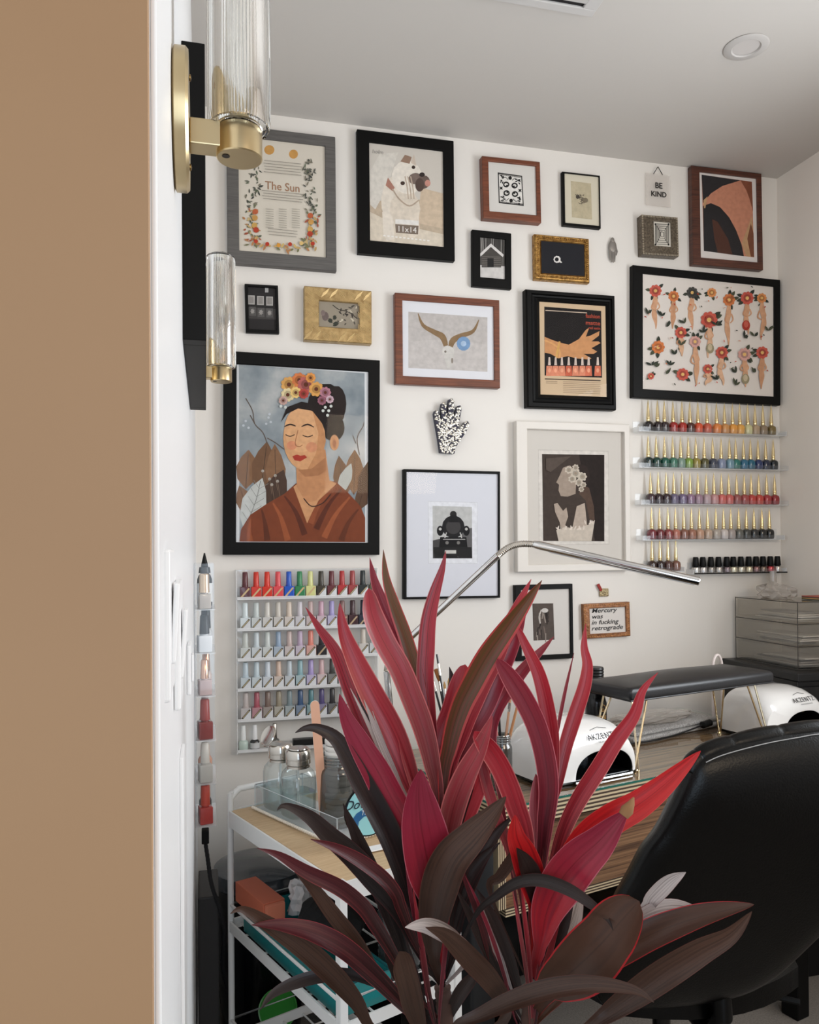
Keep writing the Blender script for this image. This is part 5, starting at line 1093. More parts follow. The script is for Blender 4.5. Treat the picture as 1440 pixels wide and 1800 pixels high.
for k in range(14): MB().lathe([(.0, 0), (.028, 0), (.0295, .0025), (.0295, .008), (.028, .0105), (.0, .0105)], n=20, M=Matrix.Translation((random.uniform(-.002, .002), random.uniform(-.002, .002), .004+k*.0118)) @ Matrix.Rotation(random.uniform(-.05, .05), 4, 'X'), cap=False).build('pad', mat((226, 226, 222), .9), cp)
sp_ = tk_(.100, .160); sj = mason('small_jar', 'small smoky jar with white cotton buds between the pump bottles and large jar', 'jar', sp_, .017, .098, SMOKEG)
cbz = thing('cotton_buds', 'tuft of white cotton buds in the small smoky jar', 'cotton buds', (sp_.x, sp_.y, sp_.z+.005)); random.seed(5)
for k in range(9): a_ = k*.7; x, y = .006*math.cos(a_), .006*math.sin(a_); MB().tube([(x*.5, y*.5, 0), (x, y, .088)], .0014, n=5).sphere((x, y, .094), (.0036, .0036, .006), n=8).build('bud', mat((230, 230, 228), .8), cbz)
nf0 = mp_+Vector((-.030, .0, .008)); nf1 = at(553, 1232, 1.60)
nf = thing('nail_file', 'peach and white emery board standing in the large smoky jar', 'nail file', tuple(nf0))
v = nf1-nf0; L = v.length; zz = v.normalized(); xx = Vector((1, 0, 0)); xx = (xx-zz*xx.dot(zz)).normalized(); yy = zz.cross(xx)
Mf = Matrix(((xx.x, yy.x, zz.x, 0), (xx.y, yy.y, zz.y, 0), (xx.z, yy.z, zz.z, 0), (0, 0, 0, 1)))
pf = [(-.009, 0), (.009, 0), (.009, L-.009)]+[(.009*math.cos(a_*math.pi/8), L-.009+.009*math.sin(a_*math.pi/8)) for a_ in range(1, 8)]+[(-.009, L-.009)]
MB().prism(pf, -.0016, 0, mat((220, 172, 146), .8), Mf).build('front_grit', None, nf); MB().prism(pf, .0002, .0024, mat((232, 228, 222), .8), Mf).build('back_grit', None, nf)
# round sticker card
cpx = at(652, 1422, 1.50); cc_ = thing('round_card', 'round pale blue and black-edged card with script lettering on the cart', 'card', (cpx.x, cpx.y, ZT+.003), R(14))
rz_ = cpx.z-ZT-.003; rc_ = .051
Mc = Matrix.Translation((0, 0, rz_)) @ Matrix.Rotation(R(8), 4, 'X')
def disc(r_, y0, y1, m_, nm, seg=48): return MB().prism([(r_*math.cos(2*math.pi*k/seg), max(r_*math.sin(2*math.pi*k/seg), -rz_+.004)) for k in range(seg)], y0, y1, m_, Mc).build(nm, None, cc_)
disc(rc_+.003, 0, .003, BLACKP, 'backing'); disc(rc_, -.0008, -.0001, mat((150, 212, 218), .5), 'face')
sw = [(-.036, -.012), (-.030, -.004), (-.018, .002), (-.002, .003), (.012, .001), (.016, .004), (.014, -.012), (0, -.012), (-.014, -.012), (-.024, -.020), (-.026, -.034), (-.032, -.024)]
MB().prism(sw, -.0016, -.0009, mat((34, 98, 150), .5), Mc).build('banner', None, cc_)
for body, s_, x, z, c, sh_ in (('Downw', .026, -.018, .006, (24, 40, 56), .35), ('TRA', .0135, -.010, -.0085, (226, 236, 238), .2)):
    o = text_obj('lettering', body, s_, mat(c, .5), cc_, (0, 0, 0), shear=sh_, sx=.9, align='CENTER'); o.matrix_local = Mc @ Matrix.Translation((x, -.0019, z)) @ Matrix.Rotation(R(90), 4, 'X') @ Matrix.Diagonal((.9, 1, 1, 1))
cs = MB().box((-.055, -.010, -.0025), (.055, .014, .0), bev=.0008).build('stand', WHITE, cc_)
# things on the middle tier
z2 = .4502
def cthing(name, label, cat, x, y, z, rz=0): return thing(name, label, cat, tuple(ck(x, y, z)), AC+rz)
tb = cthing('teal_basket', 'long translucent teal plastic basket on the middle tier of the cart', 'basket', .012, .03, z2)
b = MB()
b.box((0, 0, 0), (.11, .40, .003)); b.box((0, 0, .003), (.003, .40, .052)); b.box((.107, 0, .003), (.11, .40, .052)); b.box((.003, 0, .003), (.107, .003, .052)); b.box((.003, .397, .003), (.107, .40, .052)); b.build('walls', TEALG, tb)
MB().tube([(0, 0, .053), (.11, 0, .053), (.11, .4, .053), (0, .4, .053)], .003, n=8, closed=True).build('rim', mat((22, 92, 96), .3), tb)
tcb = cthing('terracotta_box', 'open terracotta coloured slim cardboard box on the cart middle tier', 'box', .004, .315, .508, 0)
MB().box((0, 0, 0), (.048, .14, .042), bev=.001).build('sleeve', mat((196, 104, 76), .7), tcb); MB().box((.002, -.012, .002), (.043, -.0005, .040), bev=.001).build('flap', mat((206, 120, 92), .7), tcb)
o = crumple('fabric_hat', 'black fabric cap slumped on the cart middle tier', 'cap', tuple(ck(.095, .20, .512)), (.062, .075, .070), mat((14, 14, 15), .9), 3, .12, 21, AC)
o = crumple('tissue', 'crumpled white tissue bag behind the black cap on the cart', 'bag', tuple(ck(.10, .33, .505)), (.03, .03, .068), mat((214, 208, 206), .8), 3, .55, 8)
o = crumple('teal_cloth', 'small crumpled teal cloth beside the white tissue on the cart', 'cloth', tuple(ck(.155, .315, .505)), (.020, .02, .085), mat((40, 116, 120), .8), 2, .5, 15)
def ljar(label, x, y, r_, h):
    t = cthing('lidded_jar', label, 'jar', x, y, z2)
    MB().lathe([(r_*.92, 0), (r_, .006), (r_, h*.80), (r_*.9, h*.86)], n=28).build('glass_body', clear_mat('jar_'+label[:5], (110, 112, 112), .15, .03, .35), t)
    MB().lathe([(r_*.92, h*.86), (r_*1.02, h*.865), (r_*1.02, h*.88), (r_*.95, h*.885), (r_*.95, h*.90), (r_*1.02, h*.905), (r_*1.02, h*.92), (r_*.96, h*.925)], n=28, cap=False).build('screw_band', STEEL, t)
    MB().lathe([(r_*1.0, h*.925), (r_*1.03, h*.93), (r_*1.03, h*.985), (r_*.98, h), (.0, h)], n=28, cap=False).build('lid', mat((206, 196, 184), .5), t); return t
ljar('larger glass jar with cream lid on the middle tier of the cart', .178, .085, .040, .155)
ljar('smaller cream-lidded glass jar behind the plant leaves on the cart', .222, .175, .0235, .13)
# floor clutter
bn = thing('trash_bin', 'round glossy black bin with domed lid against the wall behind the cart', 'bin', (.139, 2.165, 0))
MB().lathe([(.0, .0), (.100, .0), (.104, .004), (.122, .395), (.0, .395)], n=44, cap=False).build('body', mat((14, 15, 17), .22, coat=.4), bn); MB().lathe([(.123, .396), (.127, .400), (.127, .418), (.122, .432), (.080, .446), (.0, .452)], n=44, cap=False).build('lid', mat((44, 50, 56), .25, coat=.5), bn)
cr_ = thing('black_crate', 'black storage crate beside the bin with white papers on top', 'crate', (.42, 2.17, 0)); MB().box((-.13, -.12, 0), (.13, .15, .40), bev=.01, seg=3).build('body', BLACKP, cr_)
pp = thing('paper_sheets', 'loose white paper sheets on the black crate next to the bin', 'papers', (.365, 2.12, .4004))
for k in range(4): MB().box((-.07, -.06, k*.0015), (.06, .05, k*.0015+.001), M=Matrix.Rotation(k*.22-.3, 4, 'Z')).build('sheet', mat((206, 208, 212), .6), pp)
pn = thing('grey_panel_box', 'narrow dark grey box standing against the left wall by the bin', 'box', (XL+.0055, 1.83, 0)); MB().box((0, 0, 0), (.045, .16, .50), bev=.003).build('body', mat((52, 50, 50), .5), pn)
gp = thing('cardboard_box', 'small dark box on the floor holding up the green lid', 'box', (.16, 1.96, 0)); MB().box((-.05, -.03, 0), (.05, .03, .105), bev=.003).build('body', mat((30, 28, 27), .8), gp)
gd = thing('green_lid', 'round translucent green plastic lid leaning low behind the cart', 'lid', (.165, 1.97, .1055)); Mg = Matrix.Translation((0, 0, .047)) @ Matrix.Rotation(R(75), 4, 'X')
MB().lathe([(.0, 0), (.040, 0), (.046, .003), (.047, .007), (.044, .007)], n=36, cap=False, M=Mg).build('disc', GREENP, gd)
pc_ = thing('braided_cord', 'thick braided black power cord with plug hanging down the left wall', 'cord', tuple(at(361, 1470, 1.78)))
def rl2(px, py, d): return tuple(at(px, py, d)-pc_.location)
MB().box((-.008, -.012, -.014), (.008, .012, .016), bev=.002).build('plug', BLACKP, pc_)
pts = [rl2(361, 1480, 1.78), rl2(366, 1515, 1.77), rl2(371, 1550, 1.76), rl2(380, 1580, 1.76), rl2(391, 1612, 1.77), rl2(394, 1650, 1.80), rl2(391, 1690, 1.84), rl2(398, 1730, 1.88), rl2(410, 1775, 1.91), rl2(415, 1820, 1.94), rl2(412, 1852, 1.96)]
P = smooth_pts(pts, 10); MB().tube(P, [.0042*(1+.12*(k % 2)) for k in range(len(P))], mat((30, 30, 32), .7), n=8).build('cord', None, pc_)
random.seed(31)
for i, (cx_, cy_, lab) in enumerate(((.17, 1.80, 'tangle of black cable on the floor at the left under the cart'), (.33, 1.75, 'loose loops of black cable on the floor under the cart'), (.12, 1.62, 'coil of thin black cable on the floor nearest the left wall'), (.40, 1.86, 'black cable curling across the floor below the desk corner'))):
    pts = []; a_ = random.uniform(0, 6); 
    for k in range(16): a_ += .9; r_ = random.uniform(.04, .10); pts.append((r_*math.cos(a_), r_*.8*math.sin(a_), .005+.004*(k % 3)))
    t = thing('floor_cable', lab, 'cable', (cx_, cy_, 0)); MB().tube(smooth_pts(pts, 6), .0035, BLACKP, n=7).build('cord', None, t)
# ================================================================ CHAIR
out = [(1205, 1356), (1222, 1328), (1262, 1308), (1330, 1289), (1400, 1277), (1470, 1270), (1535, 1284), (1578, 1330), (1590, 1400), (1575, 1480), (1530, 1560), (1480, 1612), (1440, 1640), (1400, 1678), (1358, 1716), (1300, 1748), (1220, 1764), (1140, 1770), (1075, 1772), (1048, 1748), (1046, 1700), (1056, 1650), (1068, 1610), (1084, 1572), (1106, 1532), (1128, 1490), (1156, 1452), (1182, 1402)]
def dch(x, y): return 1.22+(y-1270)/500*.13+(x-1050)/540*.10
O = smooth_pts(out+[out[0]], 4)[:-1]
P = [at(x, y, dch(x, y)) for x, y in O]
cen = sum(P, Vector((0, 0, 0)))/len(P)
chc = Vector((.90, 1.46, 0))
ch = thing('office_chair', 'black leather office chair with tall padded back, turned away at the desk', 'chair', tuple(chc))
nrm = Vector((-.25, -.93, .26)).normalized()
N = len(P); vs = []; fs = []
def bend(p): q = max(0.0, (p.z-zt_+.15)/.15); return -nrm*(.045*q*q)
zt_ = max(p.z for p in P)
P = [p for p in P]
levels = [(1.0, .0), (.995, .012), (.975, .022), (.94, .028), (.88, .033), (.80, .037), (.7, .039), (.6, .041), (.35, .044), (.12, .045)]
for side_ in (1, -1):
    base_i = len(vs)
    for t_, h_ in levels:
        for p in P: g_ = cen+(p-cen)*t_; vs.append(g_+bend(g_)+nrm*h_*side_*(1 if side_ > 0 else 1.3)-chc)
    for i in range(len(levels)-1):
        for k in range(N): fs.append([base_i+i*N+k, base_i+i*N+(k+1) % N, base_i+(i+1)*N+(k+1) % N, base_i+(i+1)*N+k])
    fs.append([base_i+(len(levels)-1)*N+k for k in range(N)])
MB().add(vs, fs, None, True).build('backrest', LEATH, ch)
def onback(x, y, h=.030): p = at(x, y, dch(x, y)); return p+bend(p)+nrm*h-chc
# top roll with seams
tpp = smooth_pts([(1212, 1352), (1226, 1330), (1262, 1311), (1330, 1293), (1400, 1281), (1470, 1275), (1535, 1290), (1575, 1335)], 16)
rs = []; per = 20
for k in range(len(tpp)): rs.append(.0165*(.86+.14*abs(math.sin(math.pi*(k % per)/per))**.45))
MB().tube([onback(x, y+6, .012) for x, y in tpp], rs, LEATH, n=14).build('top_roll', None, ch)
sm_ = smooth_pts([(1236, 1340), (1262, 1329), (1300, 1318), (1350, 1306), (1400, 1297), (1450, 1290), (1520, 1296)], 12)
b = MB(); th = mat((176, 176, 176), .6)
for k in range(0, len(sm_)-1): 
    a_, c_ = sm_[k], sm_[k+1]
    for q in (0, .5): b.tube([onback(a_[0]+(c_[0]-a_[0])*(q), a_[1]+(c_[1]-a_[1])*q, .0315), onback(a_[0]+(c_[0]-a_[0])*(q+.36), a_[1]+(c_[1]-a_[1])*(q+.36), .0315)], .0009, th, n=5)
b.build('stitching', None, ch)
sm2 = smooth_pts([(1180, 1440), (1155, 1485), (1128, 1535), (1105, 1590), (1092, 1650), (1090, 1700)], 10)
MB().tube([onback(x, y, .0285) for x, y in sm2], .0022, LEATH, n=7).build('side_seam', None, ch)
# seat, mechanism, base
bmx = bmesh.new(); bmesh.ops.create_cube(bmx, size=1); bmesh.ops.subdivide_edges(bmx, edges=list(bmx.edges), cuts=8, use_grid_fill=True)
for v in bmx.verts:
    x, y, z = v.co*2; rr_ = max(abs(x), abs(y)); L2 = math.hypot(x, y) or 1; f_ = rr_/L2*.75+.25
    v.co = Vector((x*.235*f_, y*.225*f_, .455+z*.035*(1-.45*rr_**4)))
MB().bm(bmx, None, True).build('seat', LEATH, ch)
bk = cen-chc
MB().tube([(bk.x*.75, bk.y*.8, .60), (bk.x*.80, bk.y*.86, .46), (bk.x*.6, bk.y*.7, .40), (0, 0, .395)], .016, BLACKP, n=12).build('back_bracket', None, ch)
MB().box((-.08, -.10, .385), (.08, .10, .415), bev=.006).build('tilt_mechanism', mat((24, 24, 25), .4), ch)
MB().tube([(.05, -.02, .395), (.20, -.16, .395)], .006, BLACKP, n=8).build('lever', None, ch)
MB().lathe([(.028, .06), (.028, .22), (.018, .225), (.018, .39)], n=20).build('gas_column', BLACKG, ch)
for k in range(5):
    a_ = 2*math.pi*k/5+.95; c_, s_ = math.cos(a_), math.sin(a_)
    lg = MB().tube([(c_*.02, s_*.02, .10), (c_*.14, s_*.14, .095), (c_*.27, s_*.27, .070)], [.022, .018, .013], BLACKP, n=10).build('base_leg', None, ch)
    MB().tube([(c_*.27-s_*.02, s_*.27+c_*.02, .0285), (c_*.27+s_*.02, s_*.27-c_*.02, .0285)], .028, BLACKP, n=18).tube([(c_*.27, s_*.27, .03), (c_*.27, s_*.27, .07)], .007, BLACKP, n=8).build('caster', None, lg)
# ================================================================ PLANT
def leaf_mat(name, base, tip, streak, margin, mw=.04, sc_=11, gloss=.34):
    m = bpy.data.materials.new(name); m.use_nodes = True; nt = m.node_tree; b = nt.nodes['Principled BSDF']; N_ = nt.nodes.new; K_ = nt.links.new
    uv = N_('ShaderNodeUVMap'); sep = N_('ShaderNodeSeparateXYZ'); K_(uv.outputs[0], sep.inputs[0])
    mp = N_('ShaderNodeMapping'); mp.inputs['Scale'].default_value = (sc_, 1.3, 1); K_(uv.outputs[0], mp.inputs[0])
    oi = N_('ShaderNodeObjectInfo'); ad = N_('ShaderNodeVectorMath'); ad.operation = 'ADD'; K_(mp.outputs[0], ad.inputs[0]); cmb = N_('ShaderNodeCombineXYZ')
    mu = N_('ShaderNodeMath'); mu.operation = 'MULTIPLY'; mu.inputs[1].default_value = 37; K_(oi.outputs['Random'], mu.inputs[0]); K_(mu.outputs[0], cmb.inputs[2]); K_(cmb.outputs[0], ad.inputs[1])
    nz = N_('ShaderNodeTexNoise'); nz.inputs['Scale'].default_value = 1; nz.inputs['Detail'].default_value = 3; K_(ad.outputs[0], nz.inputs['Vector'])
    rp = N_('ShaderNodeValToRGB'); rp.color_ramp.elements[0].position = .46; rp.color_ramp.elements[1].position = .68; K_(nz.outputs['Fac'], rp.inputs[0])
    mr = N_('ShaderNodeMapRange'); mr.interpolation_type = 'SMOOTHSTEP'; mr.inputs[1].default_value = .25; mr.inputs[2].default_value = .9; K_(sep.outputs[1], mr.inputs[0])
    m1 = N_('ShaderNodeMix'); m1.data_type = 'RGBA'; m1.inputs[6].default_value = rgb(base); m1.inputs[7].default_value = rgb(tip); K_(mr.outputs[0], m1.inputs[0])
    sf = N_('ShaderNodeMath'); sf.operation = 'MULTIPLY'; sf.inputs[1].default_value = .75; K_(rp.outputs[0], sf.inputs[0])
    m2 = N_('ShaderNodeMix'); m2.data_type = 'RGBA'; m2.inputs[7].default_value = rgb(streak); K_(m1.outputs[2], m2.inputs[6]); K_(sf.outputs[0], m2.inputs[0])
    s1 = N_('ShaderNodeMath'); s1.operation = 'SUBTRACT'; s1.inputs[1].default_value = .5; K_(sep.outputs[0], s1.inputs[0]); s2 = N_('ShaderNodeMath'); s2.operation = 'ABSOLUTE'; K_(s1.outputs[0], s2.inputs[0])
    s3 = N_('ShaderNodeMath'); s3.operation = 'GREATER_THAN'; s3.inputs[1].default_value = .5-mw; K_(s2.outputs[0], s3.inputs[0])
    m3 = N_('ShaderNodeMix'); m3.data_type = 'RGBA'; m3.inputs[7].default_value = rgb(margin); K_(m2.outputs[2], m3.inputs[6]); K_(s3.outputs[0], m3.inputs[0])
    K_(m3.outputs[2], b.inputs['Base Color']); b.inputs['Roughness'].default_value = gloss; b.inputs['Specular IOR Level'].default_value = .5
    bp = N_('ShaderNodeBump'); bp.inputs['Strength'].default_value = .35; bp.inputs['Distance'].default_value = .001; K_(nz.outputs['Fac'], bp.inputs['Height']); K_(bp.outputs[0], b.inputs['Normal'])
    tl_ = N_('ShaderNodeBsdfTranslucent'); K_(m3.outputs[2], tl_.inputs[0])
    lt = N_('ShaderNodeMath'); lt.operation = 'LESS_THAN'; lt.inputs[1].default_value = .014; K_(s2.outputs[0], lt.inputs[0]); l2 = N_('ShaderNodeMath'); l2.operation = 'MULTIPLY'; l2.inputs[1].default_value = .45; K_(lt.outputs[0], l2.inputs[0]); m4 = N_('ShaderNodeMix'); m4.data_type = 'RGBA'; m4.inputs[7].default_value = rgb(tuple(v*.5 for v in base)); K_(m3.outputs[2], m4.inputs[6]); K_(l2.outputs[0], m4.inputs[0]); K_(m4.outputs[2], b.inputs['Base Color']); mx = N_('ShaderNodeMixShader'); mx.inputs[0].default_value = .22
    out_ = nt.nodes['Material Output']; K_(b.outputs[0], mx.inputs[1]); K_(tl_.outputs[0], mx.inputs[2]); K_(mx.outputs[0], out_.inputs[0]); return m
LM = {
 'R': leaf_mat('leaf_red', (84, 22, 30), (166, 36, 48), (176, 62, 70), (200, 112, 110)),
 'BR': leaf_mat('leaf_bright', (186, 30, 34), (190, 32, 34), (124, 18, 26), (206, 60, 58), .02),
 'M': leaf_mat('leaf_maroon', (74, 22, 30), (130, 32, 48), (140, 46, 58), (186, 96, 106)),
 'P': leaf_mat('leaf_purple', (162, 32, 44), (140, 40, 62), (122, 28, 46), (180, 92, 106), .02),
 'G': leaf_mat('leaf_olive', (74, 40, 34), (92, 66, 34), (120, 52, 46), (176, 62, 62), .10),
 'E': leaf_mat('leaf_pinkbrown', (66, 38, 34), (160, 52, 62), (142, 78, 76), (190, 100, 100), .05),
 'K': leaf_mat('leaf_dark', (22, 16, 15), (40, 26, 23), (50, 36, 33), (70, 28, 30), .03, gloss=.4),
 'MK': leaf_mat('leaf_darkred', (40, 20, 19), (78, 22, 30), (96, 40, 42), (130, 44, 50), .03),
 'TK': leaf_mat('leaf_darktip', (38, 18, 17), (160, 40, 54), (84, 32, 34), (180, 96, 96), .04),
 'B': leaf_mat('leaf_brown', (58, 38, 29), (78, 54, 43), (44, 30, 24), (90, 46, 38), .015, 16),
 'O': leaf_mat('leaf_oval', (70, 46, 34), (76, 50, 38), (58, 38, 30), (170, 34, 40), .03, 6),
 'S': leaf_mat('leaf_silver', (150, 138, 134), (196, 186, 182), (96, 84, 80), (120, 84, 80), .02, 14),
}
pot = thing('cordyline_plant', 'large red and maroon cordyline plant in the foreground before the cart and chair', 'plant', (.36, 1.0, 0))
PO = Vector(pot.location)
CR = {'L': (778, 1740, 1.0), 'R': (934, 1740, 1.0)}
def make_leaf(kind, w, dt, db, tw, pts, crown, fold=.28, root=True, prof=None):
    """pts run from tip to base (x, y in the photograph); depth runs dt at the tip to db at the base"""
    n = len(pts); Q = []
    L = [0]
    for i in range(1, n): L.append(L[-1]+math.hypot(pts[i][0]-pts[i-1][0], pts[i][1]-pts[i-1][1]))
    for i, p in enumerate(pts): Q.append((p[0], p[1], dt+(db-dt)*(L[i]/L[-1])**.8))
    if root: c = CR[crown]; Q.append((c[0]+(Q[-1][0]-c[0])*.12, max(Q[-1][1]+50, c[1]-20), c[2]))
    Q = smooth_pts(Q[::-1], 5); m = len(Q)
    W3 = [at(*q) for q in Q]; Ls = [0]
    for i in range(1, m): Ls.append(Ls[-1]+math.hypot(Q[i][0]-Q[i-1][0], Q[i][1]-Q[i-1][1]))
    nu = 8; vs = []; uvs = []
    rootfrac = 0
    if root: rootfrac = Ls[5]/Ls[-1]
    tw0 = R(tw)
    for i in range(m):
        v = Ls[i]/Ls[-1]; t = (W3[min(i+1, m-1)]-W3[max(i-1, 0)]).normalized()
        nv = (CAM-W3[i]).normalized(); nv = (nv-t*nv.dot(t)).normalized(); across = t.cross(nv).normalized()
        a_ = tw0+R(12)*math.sin(v*5+w); ca_, sa_ = math.cos(a_), math.sin(a_)
        nn = nv*ca_+across*sa_; ac = across*ca_-nv*sa_
        if root and v < rootfrac: pw = .16+.20*(v/rootfrac)**2
        else:
            vv = (v-rootfrac)/(1-rootfrac)
            pw = (prof(vv) if prof else (.36+.64*math.sin(min(1, vv/.55)*math.pi/2))*(1 if vv < .55 else max(0, 1-((vv-.55)/.45)**2.0))**.85)
        ww = w*pw*Q[i][2]/F_PX/max(ca_, .5)
        ww = max(ww, .0006)
        for k in range(nu+1):
            u = k/nu; s_ = u-.5
            h_ = ww*fold*(1.6*s_*s_*1.4)+ww*.03*math.sin(v*17+w)*(s_*2)**2
            vs.append(W3[i]+ac*(s_*ww)+nn*h_-PO); uvs.append((u, v))
    fs = [[i*(nu+1)+k, i*(nu+1)+k+1, (i+1)*(nu+1)+k+1, (i+1)*(nu+1)+k] for i in range(m-1) for k in range(nu)]
    me = bpy.data.meshes.new('leaf'); me.from_pydata([tuple(v) for v in vs], [], fs); me.update()
    ul = me.uv_layers.new(name='UVMap')
    for lp in me.loops: ul.data[lp.index].uv = uvs[lp.vertex_index]
    for p in me.polygons: p.use_smooth = True
    me.materials.append(LM[kind]); o = bpy.data.objects.new('leaf', me); COL.objects.link(o); o.parent = pot; return o
wide = lambda v: (.3+.7*math.sin(min(1, v/.45)*math.pi/2))*(1 if v < .45 else math.cos((v-.45)/.55*math.pi/2)**.7)
blunt = lambda v: (.34+.66*math.sin(min(1, v/.5)*math.pi/2))*(1 if v < .8 else max(0, 1-((v-.8)/.2)**2)**.5)
oval = lambda v: max(.0, math.sin(min(1, .12+v*.88)*math.pi))**.55 if v < .62 else max(0, 1-((v-.62)/.38)**2.6)**.5*math.sin((.12+.62*.88)*math.pi)**.55
